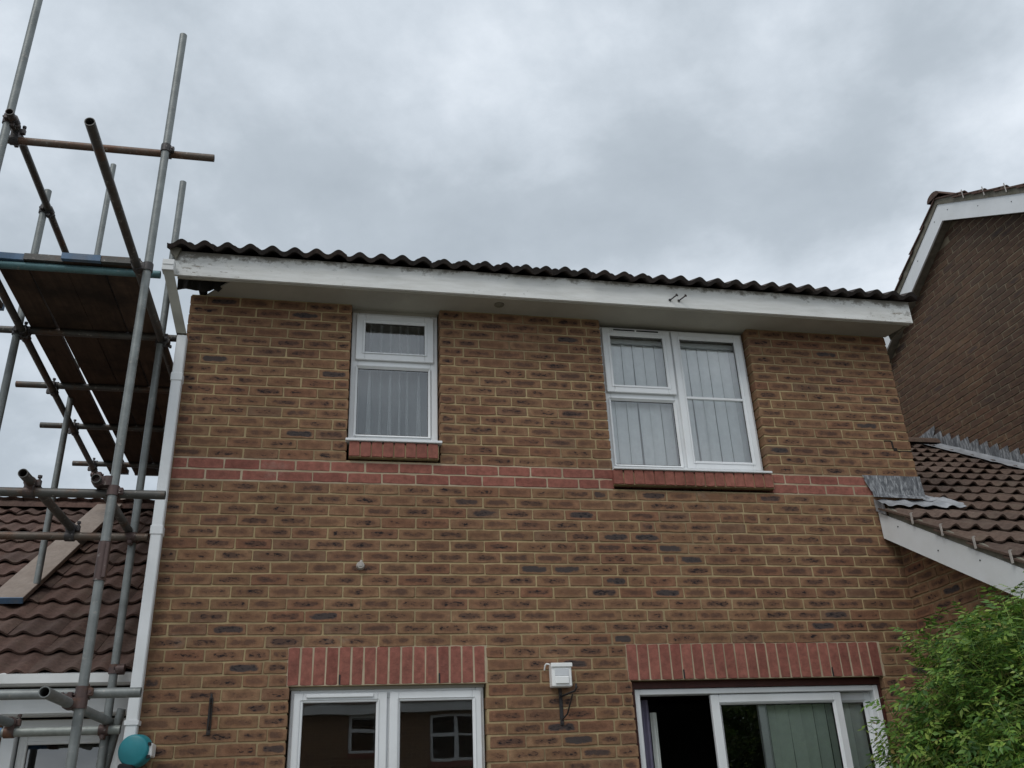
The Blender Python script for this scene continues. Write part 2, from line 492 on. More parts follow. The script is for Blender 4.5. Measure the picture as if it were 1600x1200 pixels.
def net_material():
    mt, nt, out = new_mat('net_curtain_fabric')
    d = nd(nt, 'ShaderNodeBsdfDiffuse', {'Color': (0.95, 0.97, 0.97, 1)})
    tl = nd(nt, 'ShaderNodeBsdfTranslucent', {'Color': (0.95, 0.97, 0.97, 1)})
    cloth = nd(nt, 'ShaderNodeMixShader', {0: 0.25, 1: d.outputs[0], 2: tl.outputs[0]})
    tr = nd(nt, 'ShaderNodeBsdfTransparent', {'Color': (1, 1, 1, 1)})
    lw = nd(nt, 'ShaderNodeLayerWeight', {'Blend': 0.5})
    # thin cloth covers more where it is seen edge-on in the folds
    f = ramp(nt, lw.outputs['Facing'], [(0.0, 0.3), (0.35, 0.42), (0.7, 1.0)])
    mx = nd(nt, 'ShaderNodeMixShader', {0: f, 1: tr.outputs[0], 2: cloth.outputs[0]})
    nt.links.new(mx.outputs[0], out.inputs[0])
    return mt
M['net'] = net_material()
M['violet'] = simple('violet_curtain_fabric', (0.22, 0.2, 0.28), 0.9, 0.1, 20)
M['room'] = simple('room_paint', (0.7, 0.69, 0.66), 0.9, 0.05, 3)
M['room_mid'] = simple('mid_room_paint', (0.45, 0.44, 0.42), 0.9, 0.05, 3)
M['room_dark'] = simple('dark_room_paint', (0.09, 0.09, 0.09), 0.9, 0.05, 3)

def glass_material(name, refl, tint=(0.9, 0.95, 0.94)):
    mt, nt, out = new_mat(name)
    tr = nd(nt, 'ShaderNodeBsdfTransparent', {'Color': (*tint, 1)})
    gl = nd(nt, 'ShaderNodeBsdfGlossy', {'Color': (1, 1, 1, 1), 'Roughness': 0.0})
    ge = nd(nt, 'ShaderNodeNewGeometry')
    bn = nd(nt, 'ShaderNodeBump', {'Height': nz(nt, wpos(nt), 1.4, 2), 'Strength': 0.012, 'Distance': 0.1})
    nt.links.new(bn.outputs[0], gl.inputs['Normal'])
    fr = nd(nt, 'ShaderNodeFresnel', {'IOR': 1.5})
    f = mth(nt, 'MULTIPLY', fr.outputs[0], refl, clamp=True)
    mx = nd(nt, 'ShaderNodeMixShader', {0: f, 1: tr.outputs[0], 2: gl.outputs[0]})
    nt.links.new(mx.outputs[0], out.inputs[0])
    return mt
M['glass'] = glass_material('window_glass', 3.8, (0.94, 0.97, 0.97))
M['glass_dark'] = glass_material('green_tinted_glass', 2.4, (0.95, 0.985, 0.96))

def leaf_material():
    mt, nt, out = new_mat('leaf')
    r = rnd(nt)
    c = ramp(nt, r, [(0.0, (0.028, 0.082, 0.014)), (0.35, (0.085, 0.185, 0.03)), (0.7, (0.17, 0.29, 0.045)), (0.96, (0.3, 0.39, 0.085)), (1.0, (0.22, 0.15, 0.055))])
    c = mixc(nt, 1.0, c, ramp(nt, nz(nt, wpos(nt), 5, 3), [(0.3, 0.7), (0.7, 1.25)]), 'MULTIPLY')
    d = nd(nt, 'ShaderNodeBsdfPrincipled', {'Base Color': c, 'Roughness': 0.45, 'Specular IOR Level': 0.35})
    t = nd(nt, 'ShaderNodeBsdfTranslucent', {'Color': c})
    mx = nd(nt, 'ShaderNodeMixShader', {0: 0.3, 1: d.outputs[0], 2: t.outputs[0]})
    nt.links.new(mx.outputs[0], out.inputs[0])
    return mt
M['leaf'] = leaf_material()
M['stem'] = simple('green_stem', (0.09, 0.12, 0.035), 0.7, 0.3, 20)
M['bark'] = simple('bark', (0.1, 0.075, 0.05), 0.9, 0.4, 14, 0.6)
M['paving'] = simple('paving', (0.24, 0.23, 0.2), 0.9, 0.25, 3, 0.3)

def far_brick_material():
    mt, nt, out = new_mat('far_brickwork')
    ge = nd(nt, 'ShaderNodeNewGeometry')
    s = nd(nt, 'ShaderNodeSeparateXYZ', {0: ge.outputs['Position']})
    v = nd(nt, 'ShaderNodeCombineXYZ', {0: mth(nt, 'ADD', s.outputs[0], s.outputs[1]), 1: s.outputs[2], 2: 0.0})
    b = nd(nt, 'ShaderNodeTexBrick', {'Vector': v.outputs[0], 'Color1': (0.2, 0.11, 0.065, 1), 'Color2': (0.14, 0.075, 0.05, 1), 'Mortar': (0.33, 0.27, 0.17, 1), 'Scale': 1.0, 'Mortar Size': 0.006, 'Brick Width': 0.225, 'Row Height': 0.075})
    pbr(nt, out, b.outputs[0], 0.9, b.outputs['Fac'], -0.4, 0.006, 0.15)
    return mt
M['far_brick'] = far_brick_material()

# ------------------------------------------------------------------ brick walls
def brick_outline(w, h, rg, rough):
    q = 0.004
    pts = []
    nx = 3 if w > 0.12 else 2
    for i in range(nx + 1):
        pts.append([q + (w - 2 * q) * i / nx, 0.0 if 0 < i < nx else 0.001])
    pts += [[w, q], [w, h - q]]
    for i in range(nx, -1, -1):
        pts.append([q + (w - 2 * q) * i / nx, h if 0 < i < nx else h - 0.001])
    pts += [[0, h - q], [0, q]]
    return [(x + rg.uniform(-rough, rough), z + rg.uniform(-rough, rough)) for x, z in pts]

def brick_geo(mb, T, w, h, depth, rg, fine=True, rough=0.0024):
    """T maps (along, outward, up) to the world; face at outward 0"""
    if fine:
        O = brick_outline(w, h, rg, rough)
    else:
        O = [(0, 0), (w, 0), (w, h), (0, h)]
        O = [(x + rg.uniform(-rough, rough), z + rg.uniform(-rough, rough)) for x, z in O]
    cx, cz = w / 2, h / 2
    ins = 0.0025
    I = [(x + (ins if x < cx else -ins), z + (ins if z < cz else -ins)) for x, z in O]
    tilt = rg.uniform(-0.0012, 0.0012)
    n = len(O)
    b = len(mb.v)
    for (x, z) in I:
        mb.v.append(tuple(T((x, tilt * (x / w - 0.5) * 2, z))))
    for (x, z) in O:
        mb.v.append(tuple(T((x, -0.0025, z))))
    for (x, z) in O:
        mb.v.append(tuple(T((x, -depth, z))))
    uvI = [(x / w, z / h) for x, z in I]
    uvO = [(x / w, z / h) for x, z in O]
    mb.f.append(tuple(range(b, b + n))); mb.uv.append(uvI); mb.sm.append(False)
    for k in range(2):
        for i in range(n):
            j = (i + 1) % n
            a0, a1 = b + k * n + i, b + k * n + j
            c0, c1 = b + (k + 1) * n + i, b + (k + 1) * n + j
            mb.f.append((a0, c0, c1, a1))
            U = (uvI, uvO)[k]
            mb.uv.append([U[i], uvO[i], uvO[j], U[j]])
            mb.sm.append(False)

VAR = {}
def brick_mesh(w, h, depth, mat, kind):
    key = (round(w, 3), round(h, 3), round(depth, 3), kind, mat.name)
    full = VAR.setdefault(key, [])
    cap = 9 if key[0] in (0.215, 0.102) or h > 0.1 else 3
    if len(full) >= cap:
        return random.choice(full)
    mb = MB()
    brick_geo(mb, lambda p: Vector((p[0] - w / 2, -p[1], p[2] - h / 2)), w, h, depth, random)
    me = mb.mesh(kind, mat, recalc=False)
    full.append(me)
    return me

def lay_rows(u0, u1, z0, z1, holes, start_half, zref=3.525, mod=0.225, pitch=0.075, break_at=None, joint=0.01):
    """stretcher bond; returns bricks (u, w, z, h, jamb)"""
    out = []
    k = math.floor((z0 - zref) / pitch + 1e-6)
    while True:
        zb = zref + k * pitch
        if zb >= z1 - 0.005:
            break
        zt = min(zb + pitch - joint, z1)
        zc = zb + 0.0325
        half = (k % 2 != 0) if start_half else (k % 2 == 0)
        brk = break_at
        if brk is not None and not any(abs(h[1] - break_at) < 0.01 and h[2] < zc < h[3] for h in holes):
            brk = break_at - 0.1125 * ((k * 5) % 13) - 0.03 * (k % 3)
        x = u0 - (0.1125 if half else 0.0)
        segs = []
        lim = u1 if brk is None else brk
        while x < lim - 1e-6:
            a, b = max(x, u0), min(x + mod - joint, lim if brk is None else lim - joint)
            if b - a > 0.03:
                segs.append([a, b])
            x += mod
        if brk is not None:
            right = []
            x = u1 + joint + (0.1125 if not half else 0.0) * 1.0
            while x > brk + 1e-6:
                a, b = max(x - mod, brk), min(x - joint, u1)
                if b - a > 0.03:
                    right.append([a, b])
                x -= mod
            right = right[::-1]
            if segs and right and right[0][0] - segs[-1][1] > 0.02:
                if right[0][1] - right[0][0] < 0.16:
                    right[0][0] = segs[-1][1] + joint
                else:
                    segs[-1][1] = right[0][0] - joint
            segs += right
        hs = [(h[0], h[1]) for h in holes if h[2] < zc < h[3]]
        row0 = len(out)
        for a, b in segs:
            parts = [(a, b, False, False)]
            for h0, h1 in hs:
                nxt = []
                for (p, q, jl, jr) in parts:
                    if h1 <= p or h0 >= q:
                        # just touching?
                        nxt.append((p, q, jl or abs(p - h1) < 0.012, jr or abs(q - h0) < 0.012))
                    else:
                        if h0 - p > 0.02:
                            nxt.append((p, h0, jl, True))
                        if q - h1 > 0.02:
                            nxt.append((h1, q, True, jr))
                parts = nxt
            for p, q, jl, jr in parts:
                out.append([p, q - p, zb, zt - zb, jl or jr])
        row = out[row0:]
        for i, b in enumerate(row):
            if b[1] < 0.085:
                for n_ in (i - 1, i + 1):
                    if 0 <= n_ < len(row):
                        c = row[n_]
                        gap = max(b[0], c[0]) - min(b[0] + b[1], c[0] + c[1])
                        if abs(gap - joint) < 0.004 and c[1] > 0.13:
                            tot = b[1] + c[1]
                            w1 = min(0.1025, tot * 0.42)
                            l = min(b[0], c[0])
                            if n_ < i:
                                c[1] = tot - w1; b[0] = l + c[1] + joint; b[1] = w1
                            else:
                                b[1] = w1; c[0] = l + w1 + joint; c[1] = tot - w1
                            break
        k += 1
    return out

def place_bricks(parent, bricks, origin, ang, mat, kind, limit=300, stuff='brickwork', proud=0.0, depth=0.022):
    """ang: rotation about z of the wall's own x axis; outward is -y turned by ang"""
    O = Vector(origin)
    ca, sa = math.cos(ang), math.sin(ang)
    U, N = Vector((ca, sa, 0)), Vector((sa, -ca, 0))
    ranked = []
    for b in bricks:
        c = O + U * (b[0] + b[1] / 2) + Vector((0, 0, b[2] + b[3] / 2))
        u, v, d = proj(c)
        vis = -60 < u < 1660 and -60 < v < 1260 and N.dot(CAM - c) > 0
        area = b[1] * b[3] / d ** 2 * max(0, N.dot((CAM - c).normalized())) if vis else 0
        ranked.append((area, b, c))
    ranked.sort(key=lambda t: -t[0])
    single = [t for t in ranked if t[0] > 0][:limit]
    ids = {id(t[1]) for t in single}
    for a, b, c in single:
        dp = 0.1 if b[4] else depth
        me = brick_mesh(b[1], b[3], dp, mat, kind)
        c2 = c + N * (proud + random.uniform(-0.0012, 0.0012))
        link(kind, me, parent, c2, (0, R(random.uniform(-0.35, 0.35)), ang))
    mb = MB()
    rg = random
    for a, b, c in ranked:
        if id(b) in ids:
            continue
        j = rg.uniform(-0.0012, 0.0012) + proud
        base = O + U * b[0] + N * j + Vector((0, 0, b[2]))
        seen = a > 0
        brick_geo(mb, lambda p, base=base: base + U * p[0] + N * p[1] + Vector((0, 0, p[2])), b[1], b[3], 0.1 if b[4] else depth, rg, seen)
    if mb.f:
        mb.build(stuff, mat, parent, recalc=False, kind='stuff')

def mortar_panels(mb, u0, u1, z0, z1, holes, fn, thick=0.09, rec=0.0042):
    holes = [(h[0] - 0.006, h[1] + 0.006, h[2], h[3]) for h in holes]
    us = sorted({u0, u1, *[h[0] for h in holes], *[h[1] for h in holes]})
    zs = sorted({z0, z1, *[h[2] for h in holes], *[h[3] for h in holes]})
    us = [u for u in us if u0 <= u <= u1]
    zs = [z for z in zs if z0 <= z <= z1]
    for a, b in zip(us, us[1:]):
        for c, d in zip(zs, zs[1:]):
            uc, zc = (a + b) / 2, (c + d) / 2
            if any(h[0] < uc < h[1] and h[2] < zc < h[3] for h in holes):
                continue
            P = [fn(a, rec, c), fn(b, rec, c), fn(b, rec, d), fn(a, rec, d)]
            Q = [fn(a, rec + thick, c), fn(b, rec + thick, c), fn(b, rec + thick, d), fn(a, rec + thick, d)]
            mb.face(P)
            def hole(u, z):
                return any(h[0] < u < h[1] and h[2] < z < h[3] for h in holes)
            e = 0.001
            if hole(a - e, zc): mb.face([P[0], P[3], Q[3], Q[0]])
            if hole(b + e, zc): mb.face([P[1], Q[1], Q[2], P[2]])
            if hole(uc, c - e): mb.face([P[0], Q[0], Q[1], P[1]])
            if hole(uc, d + e): mb.face([P[3], P[2], Q[2], Q[3]])

# ------------------------------------------------------------------ roof tiles
def roll(t, sharp=1.25):
    t = t % 1.0
    return max(0.0, 0.5 + 0.5 * math.cos(2 * math.pi * (t - 0.62))) ** sharp

def tile_geo(mb, w=0.30, L=0.40, amp=0.034, raise_=0.026, th=0.013, T=None, rg=random, seg=16, under=True, back=0.55, per=0.15, sharp=1.25):
    T = T or (lambda p: Vector(p))
    xs = [w * i / seg for i in range(seg + 1)]
    j = rg.uniform(-0.009, 0.009)
    raise_ += rg.uniform(-0.005, 0.005)
    F0 = [T((x, j, raise_ + amp * roll(x / per, sharp))) for x in xs]
    B0 = [T((x, L, amp * back * roll(x / per, sharp))) for x in xs]
    F1 = [T((x, j + 0.002, raise_ - th + amp * roll(x / per, sharp) * 0.97)) for x in xs]
    mb.grid([F0, B0], smooth=True)
    mb.grid([F1, F0], smooth=False)
    mb.face([F0[-1], T((w, j, raise_ - th)), T((w, L, -th)), B0[-1]])
    mb.face([F0[0], B0[0], T((0, L, -th)), T((0, j, raise_ - th))])
    if under:
        B1 = [T((x, L, -0.013 + amp * back * roll(x / per, sharp))) for x in xs]
        mb.grid([B1, F1], smooth=True)

def tile_meshes(mat, name, n=5, **kw):
    out = []
    for i in range(n):
        mb = MB()
        tile_geo(mb, **kw)
        out.append(mb.mesh(name, mat, recalc=False))
    return out

def tile_roof(parent, meshes, x0, y0, z0, nx, ncourse, pitch, gauge, w=0.30, flip=False, skip=None, nsingle=300, mat=None, name='roof_tile'):
    """courses rise along +y (or -y when flip); individual tiles are parts, the rest one part"""
    sy = -1 if flip else 1
    cs, sn = math.cos(pitch), math.sin(pitch)
    pos = []
    for k in range(ncourse):
        for i in range(nx):
            if skip and skip(i, k):
                continue
            x = x0 + i * w
            pos.append((x, y0 + sy * k * gauge * cs, z0 + k * gauge * sn))
    def key(p):
        u, v, d = proj(p)
        return d if -150 < u < 1750 and -150 < v < 1350 else d + 1000
    pos.sort(key=key)
    for p in pos[:nsingle]:
        rot = (pitch + R(random.uniform(-0.6, 0.6)), R(random.uniform(-0.8, 0.8)), R(random.uniform(-1.1, 1.1)))
        loc = p
        if flip:
            rot = (rot[0], rot[1], math.pi + rot[2])
            loc = (p[0] + w, p[1], p[2])
        link(name, random.choice(meshes), parent, loc, rot)
    if pos[nsingle:]:
        mb = MB()
        for p in pos[nsingle:]:
            if flip:
                T = lambda q, p=p: Vector((p[0] + w - q[0], p[1] - q[1] * cs + q[2] * sn, p[2] + q[1] * sn + q[2] * cs))
            else:
                T = lambda q, p=p: Vector((p[0] + q[0], p[1] + q[1] * cs - q[2] * sn, p[2] + q[1] * sn + q[2] * cs))
            tile_geo(mb, T=T, under=False, seg=12)
        mb.build('tiling', mat, parent, recalc=False, kind='stuff')

# ------------------------------------------------------------------ window pieces
def frame_rect(mb, x0, x1, z0, z1, y0, y1, t, tb=None, bev=0.004):
    """four mitre-free bars butted end to end; face at y0 (towards the camera)"""
    tb = tb or t
    mb.box((x0, y0, z0), (x0 + t, y1, z1), bev)
    mb.box((x1 - t, y0, z0), (x1, y1, z1), bev)
    mb.box((x0 + t, y0 + 0.0005, z1 - t), (x1 - t, y1 - 0.0005, z1), bev)
    mb.box((x0 + t, y0 + 0.0005, z0), (x1 - t, y1 - 0.0005, z0 + tb), bev)

def pane_in(parent, x0, x1, z0, z1, y, mat, gasket=True):
    p = MB()
    p.face([(x0, y, z0), (x1, y, z0), (x1, y, z1), (x0, y, z1)])
    link('pane', p.mesh('pane', mat, recalc=False), parent)
    bd = MB()
    e, q = 0.016, 0.014
    O = [(x0 - q, z0 - q), (x1 + q, z0 - q), (x1 + q, z1 + q), (x0 - q, z1 + q)]
    I = [(x0 + 0.002, z0 + 0.002), (x1 - 0.002, z0 + 0.002), (x1 - 0.002, z1 - 0.002), (x0 + 0.002, z1 - 0.002)]
    for i in range(4):
        j = (i + 1) % 4
        bd.face([(O[i][0], y - e - 0.006, O[i][1]), (O[j][0], y - e - 0.006, O[j][1]), (I[j][0], y - 0.0035, I[j][1]), (I[i][0], y - 0.0035, I[i][1])])
    bd.build('glazing_bead', M['upvc'], parent)
    if gasket:
        e = 0.005
        gm = MB()
        yy0, yy1 = y - 0.003, y + 0.012
        gm.box((x0, yy0, z0), (x0 + e, yy1, z1))
        gm.box((x1 - e, yy0, z0), (x1, yy1, z1))
        gm.box((x0 + e, yy0, z1 - e), (x1 - e, yy1, z1))
        gm.box((x0 + e, yy0, z0), (x1 - e, yy1, z0 + e))
        gm.build('gasket', M['gasket'], parent)

def room(parent, x0, x1, y0, y1, z0, z1, mat):
    mb = MB()
    mb.face([(x0, y1, z0), (x1, y1, z0), (x1, y1, z1), (x0, y1, z1)])
    mb.face([(x0, y0, z0), (x0, y1, z0), (x0, y1, z1), (x0, y0, z1)])
    mb.face([(x1, y0, z0), (x1, y1, z0), (x1, y1, z1), (x1, y0, z1)])
    mb.face([(x0, y0, z0), (x1, y0, z0), (x1, y1, z0), (x0, y1, z0)])
    mb.face([(x0, y0, z1), (x1, y0, z1), (x1, y1, z1), (x0, y1, z1)])
    mb.build('room_lining', mat, parent)

# ================================================================== GROUND
g = MB()
g.face([(-300, -300, -0.05), (300, -300, -0.05), (300, 300, -0.05), (-300, 300, -0.05)])
g.build('ground', M['paving'], None, kind='structure')

# ================================================================== THE BRICK HOUSE
BT = 3.525          # top of the red band
WL, WR, WTOP = 0.0, 5.35, 4.725
house = thing('brick_house', (2.67, 3.0, 0), 'two storey buff brick house with peeling white eaves board and white framed windows', 'house')
holes = [(1.105, 1.735, 3.53, 4.73), (2.95, 4.145, 3.375, 4.73), (0.83, 2.005, 0.9, 2.1), (2.948, 4.718, -0.05, 2.1),
         (0.812, 2.018, 2.1, 2.325), (2.928, 4.738, 2.1, 2.325)]
bricks = lay_rows(WL, WR, 0.0, WTOP, holes, True, break_at=4.145)
red, buff = [], []
for b in bricks:
    (red if abs(b[2] - 3.45) < 0.01 or abs(b[2] - 3.375) < 0.01 else buff).append(b)
place_bricks(house, buff, (0, 0, 0), 0, M['brick'], 'brick')
# soldier lintels, on-edge sills
for a, n in ((0.815, 16), (2.931, 24)):
    for i in range(n):
        red.append([a + i * 0.075, 0.0655, 2.1 + 0.003, 0.219, False])
place_bricks(house, red, (0, 0, 0), 0, M['red_brick'], 'red_brick')
sill = []
for a, n, z in ((1.122, 8, 3.548), (2.945, 16, 3.402)):
    for i in range(n):
        sill.append([a + i * 0.0752, 0.068, z, 0.106, True])
place_bricks(house, sill, (0, 0, 0), 0, M['red_brick'], 'sill_brick', proud=0.034)
mo = MB()
mh = [h for h in holes[:4]]
mortar_panels(mo, WL + 0.006, WR - 0.006, 0.0, WTOP, mh, lambda u, d, z: Vector((u, d, z)))
mo.box((1.122, -0.026, 3.546), (1.722, 0.02, 3.64))
mo.box((2.945, -0.026, 3.4), (4.146, 0.02, 3.494))
mo.build('mortar', M['mortar'], house)
for (a, b2, c, d) in ((0.809, 2.021, 2.1005, 2.328), (2.925, 4.741, 2.1005, 2.328), (0.008, 2.94, 3.366, 3.5255), (4.152, 5.342, 3.366, 3.5255)):
    pm = MB(); pm.box((a, 0.0026, c), (b2, 0.0041, d)); pm.build('pale_pointing', M['pale_mortar'], house)
# weep vents in the lintels
for x in (1.12, 1.72, 3.305, 4.355):
    wv = MB()
    wv.box((x - 0.0045, -0.003, 2.104), (x + 0.0045, 0.0, 2.162))
    wv.build('weep_vent', M['black_plastic'], house)
# side walls and back
side = lay_rows(0.01, 6.6, 0.0, WTOP, [], False)
place_bricks(house, side, (0.0, 6.6, 0), -math.pi / 2, M['brick'], 'brick', 0, 'side_brickwork')
mo2 = MB()
mo2.box((0.006, 0.1, 0), (0.1, 6.6, WTOP)); mo2.box((WR - 0.1, 0.1, 0), (WR - 0.006, 6.6, WTOP)); mo2.box((0.1, 6.5, 0), (WR - 0.1, 6.6, WTOP))
mo2.build('mortar', M['mortar'], house)
place_bricks(house, lay_rows(0.01, 6.6, 0.0, WTOP, [], True), (WR, 0.0, 0), math.pi / 2, M['brick'], 'brick', 0, 'side_brickwork')
# gable triangles above the side walls
gt = MB()
for x in (0.02, WR - 0.1):
    gt.prism([(x, 0.02, WTOP), (x, 6.6, WTOP), (x, 3.3, WTOP + 1.82)], (0.08, 0, 0))
gt.build('gable_wall', M['far_brick'], house)

# roof
PITCH = R(30)
tm_black = tile_meshes(M['tile_black'], 'roof_tile', n=12, amp=0.037, th=0.03, raise_=0.034, seg=28, sharp=1.05)
tile_roof(house, tm_black, -0.135, -0.315, 4.882, 19, 13, PITCH, 0.32, w=0.2955, nsingle=300, mat=M['tile_black'])
tile_roof(house, tm_black, -0.135, 6.91, 4.882, 19, 13, PITCH, 0.32, w=0.2955, flip=True, nsingle=0, mat=M['tile_black'])
rd = MB()
for i in range(13):
    x = -0.12 + i * 0.435
    rows = []
    for e in (x, x + 0.44):
        rows.append([Vector((e, 3.3 + 0.13 * math.cos(t), 6.93 + 0.1 * math.sin(t))) for t in [math.pi * k / 8 for k in range(9)]])
    rd.grid(rows, smooth=True)
rd.build('ridge_tile', M['tile_black'], house)
dk = MB()
dk.prism([(0.0, -0.22, 4.86), (0.0, 3.3, 6.87), (0.0, 6.82, 4.86), (0.0, 6.8, 4.82), (0.0, 3.3, 6.8), (0.0, -0.2, 4.82)], (5.35, 0, 0))
dk.build('roof_deck', M['dark_void'], house)
# fascia: painted board with ragged left end and side return
fa = MB()
fa.box((-0.085, -0.262, 4.715), (5.44, -0.24, 4.905), 0.002)
fa.build('fascia', M['fascia'], house)
lip = MB()
lip.box((-0.06, -0.24, 4.706), (5.42, -0.225, 4.718))
lip.build('soffit_bead', M['soffit'], house)
so = MB()
so.prism([(0.30, -0.226, 4.722), (0.20, -0.12, 4.722), (0.1, 0.004, 4.722), (1.095, 0.004, 4.722), (1.095, 0.12, 4.722), (1.745, 0.12, 4.722), (1.745, 0.004, 4.722), (2.942, 0.004, 4.722), (2.942, 0.12, 4.722), (4.16, 0.12, 4.722), (4.16, 0.004, 4.722), (5.36, 0.004, 4.722), (5.42, -0.226, 4.722)], (0, 0, 0.01))
so.build('soffit', M['soffit'], house)
# boxed end on the right, bargeboard along the verge
be = MB()
be.prism([(5.40, -0.24, 4.716), (5.40, 0.0, 4.70), (5.40, 0.04, 4.87), (5.40, 3.3, 6.72), (5.40, 3.3, 6.82), (5.40, -0.2, 4.86)], (0.02, 0, 0))
be.build('bargeboard', M['verge'], house)
# open, rotten left corner: rafter feet and torn felt
for x in (0.05, 0.25):
    rf = MB()
    rf.box((x, -0.23, 4.74), (x + 0.04, 0.1, 4.84))
    rf.build('rafter', M['dark_void'], house)
fe = MB()
top, bot = [], []
for i in range(13):
    x = -0.075 + i * 0.03
    top.append(Vector((x, -0.16 + 0.02 * math.sin(i), 4.83)))
    bot.append(Vector((x, -0.12 + 0.02 * math.sin(i * 2.1), 4.685 + random.uniform(-0.012, 0.02) + (0.05 if i > 9 else 0))))
fe.grid([bot, top], smooth=False)
fe.build('torn_felt', M['dark_void'], house)
vm = MB()
vm.prism([(-0.125, -0.29, 4.9), (-0.075, -0.29, 4.83), (-0.05, -0.29, 4.91), (-0.115, -0.29, 4.925)], (0, 0.06, 0.0))
vm.prism([(-0.11, -0.25, 4.87), (0.02, -0.25, 4.86), (0.02, 3.25, 6.86), (-0.11, 3.25, 6.88)], (0, 0.0, 0.012))
vm.build('verge_undercloak', M['verge'], house)
# pins left where the gutter was unscrewed
for x in (3.43, 3.5):
    pn = MB()
    pn.tube((x, -0.262, 4.775), (x + 0.035, -0.315, 4.79), 0.005, 8)
    pn.tube((x + 0.034, -0.313, 4.79), (x + 0.038, -0.319, 4.792), 0.011, 8)
    pn.tube((x - 0.002, -0.2625, 4.774), (x, -0.266, 4.775), 0.012, 8)
    pn.build('gutter_screw', M['iron'], house)
st = MB()
st.tube((2.157, -0.13, 4.716), (2.157, -0.13, 4.7215), 0.036, 14)
st.build('soffit_vent', M['verge'], house)
cr = MB()        # stepped crack in the right hand corner bricks
for (x, z, x2, z2) in ((5.135, 3.815, 5.19, 3.81), (5.19, 3.81, 5.2, 3.755), (5.2, 3.755, 5.225, 3.735), (5.225, 3.735, 5.35, 3.732)):
    cr.box((min(x, x2) - 0.0018, -0.0035, min(z, z2) - 0.0018), (max(x, x2) + 0.0018, 0.004, max(z, z2) + 0.0018))
cr.build('crack', M['dark_void'], house)

# --- upper left window (top-hung light over a fixed light)
FY0, FY1 = 0.075, 0.135
def window_l(parent):
    f = MB()
    x0, x1, z0, z1 = 1.112, 1.728, 3.672, 4.70
    frame_rect(f, x0, x1, z0, z1, FY0, FY1, 0.048, 0.07)
    f.box((x0 + 0.048, FY0 + 0.001, 4.262), (x1 - 0.048, FY1, 4.33), 0.004)
    fr = f.build('window', M['upvc'], parent)
    s = MB()
    frame_rect(s, x0 + 0.03, x1 - 0.03, 4.312, z1 - 0.022, FY0 - 0.02, FY0 - 0.002, 0.065)
    s.build('sash', M['upvc'], fr)
    pane_in(fr, x0 + 0.092, x1 - 0.11 + 0.018, 4.375, 4.615, FY0 - 0.004, M['glass'])
    pane_in(fr, x0 + 0.05, x1 - 0.066, 3.748, 4.255, FY0 + 0.012, M['glass'])
    c = MB()
    c.box((x0 - 0.016, -0.046, 3.656), (x1 + 0.016, FY1, 3.674), 0.003)
    c.build('window_sill', M['upvc'], fr)
    h = MB()
    h.box((x0, FY0 + 0.005, 4.70), (x1, FY1, 4.722))
    h.build('head_trim', M['soffit'], fr)
window_l(house)
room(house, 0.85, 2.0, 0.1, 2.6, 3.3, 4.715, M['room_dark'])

# --- upper right window
def window_r(parent):
    x0, x1, z0, z1 = 2.962, 4.138, 3.52, 4.705
    f = MB()
    frame_rect(f, x0, x1, z0, z1, FY0, FY1, 0.05, 0.062)
    f.box((3.508, FY0 + 0.0008, z0 + 0.062), (3.572, FY1, z1 - 0.05), 0.004)
    f.box((x0 + 0.05, FY0 + 0.0012, 4.098), (3.508, FY1, 4.16), 0.004)
    fr = f.build('window', M['upvc'], parent)
    s = MB()
    frame_rect(s, x0 + 0.02, 3.528, 4.148, z1 - 0.018, FY0 - 0.022, FY0 - 0.002, 0.062)
    s.build('sash', M['upvc'], fr)
    s = MB()
    frame_rect(s, 3.542, x1 - 0.022, z0 + 0.042, z1 - 0.018, FY0 - 0.022, FY0 - 0.002, 0.062)
    s.build('sash', M['upvc'], fr)
    pane_in(fr, 3.037, 3.472, 4.206, 4.63, FY0 - 0.004, M['glass'])
    pane_in(fr, x0 + 0.045, 3.5, 3.588, 4.092, FY0 + 0.012, M['glass'])
    pane_in(fr, 3.6, 4.058, 3.62, 4.63, FY0 - 0.004, M['glass'])
    b = MB()
    b.box((3.604, FY0 - 0.02, 4.118), (4.054, FY0 - 0.006, 4.14), 0.004)
    b.build('glazing_bar', M['upvc'], fr)
    v = MB()
    v.box((3.06, FY0 - 0.034, 4.655), (3.44, FY0 - 0.022, 4.678), 0.003)
    v.build('trickle_vent', M['upvc'], fr)
    for a, b2 in ((3.07, 3.24), (3.255, 3.43)):
        k = MB()
        k.box((a, FY0 - 0.036, 4.659), (b2, FY0 - 0.034, 4.671))
        k.build('vent_slot', M['black_plastic'], fr)
    c = MB()
    c.box((x0 - 0.014, -0.046, 3.51), (x1 + 0.004, FY1, 3.526), 0.003)
    c.build('window_sill', M['upvc'], fr)
window_r(house)
room(house, 2.6, 4.9, 0.1, 2.8, 3.2, 4.715, M['room'])

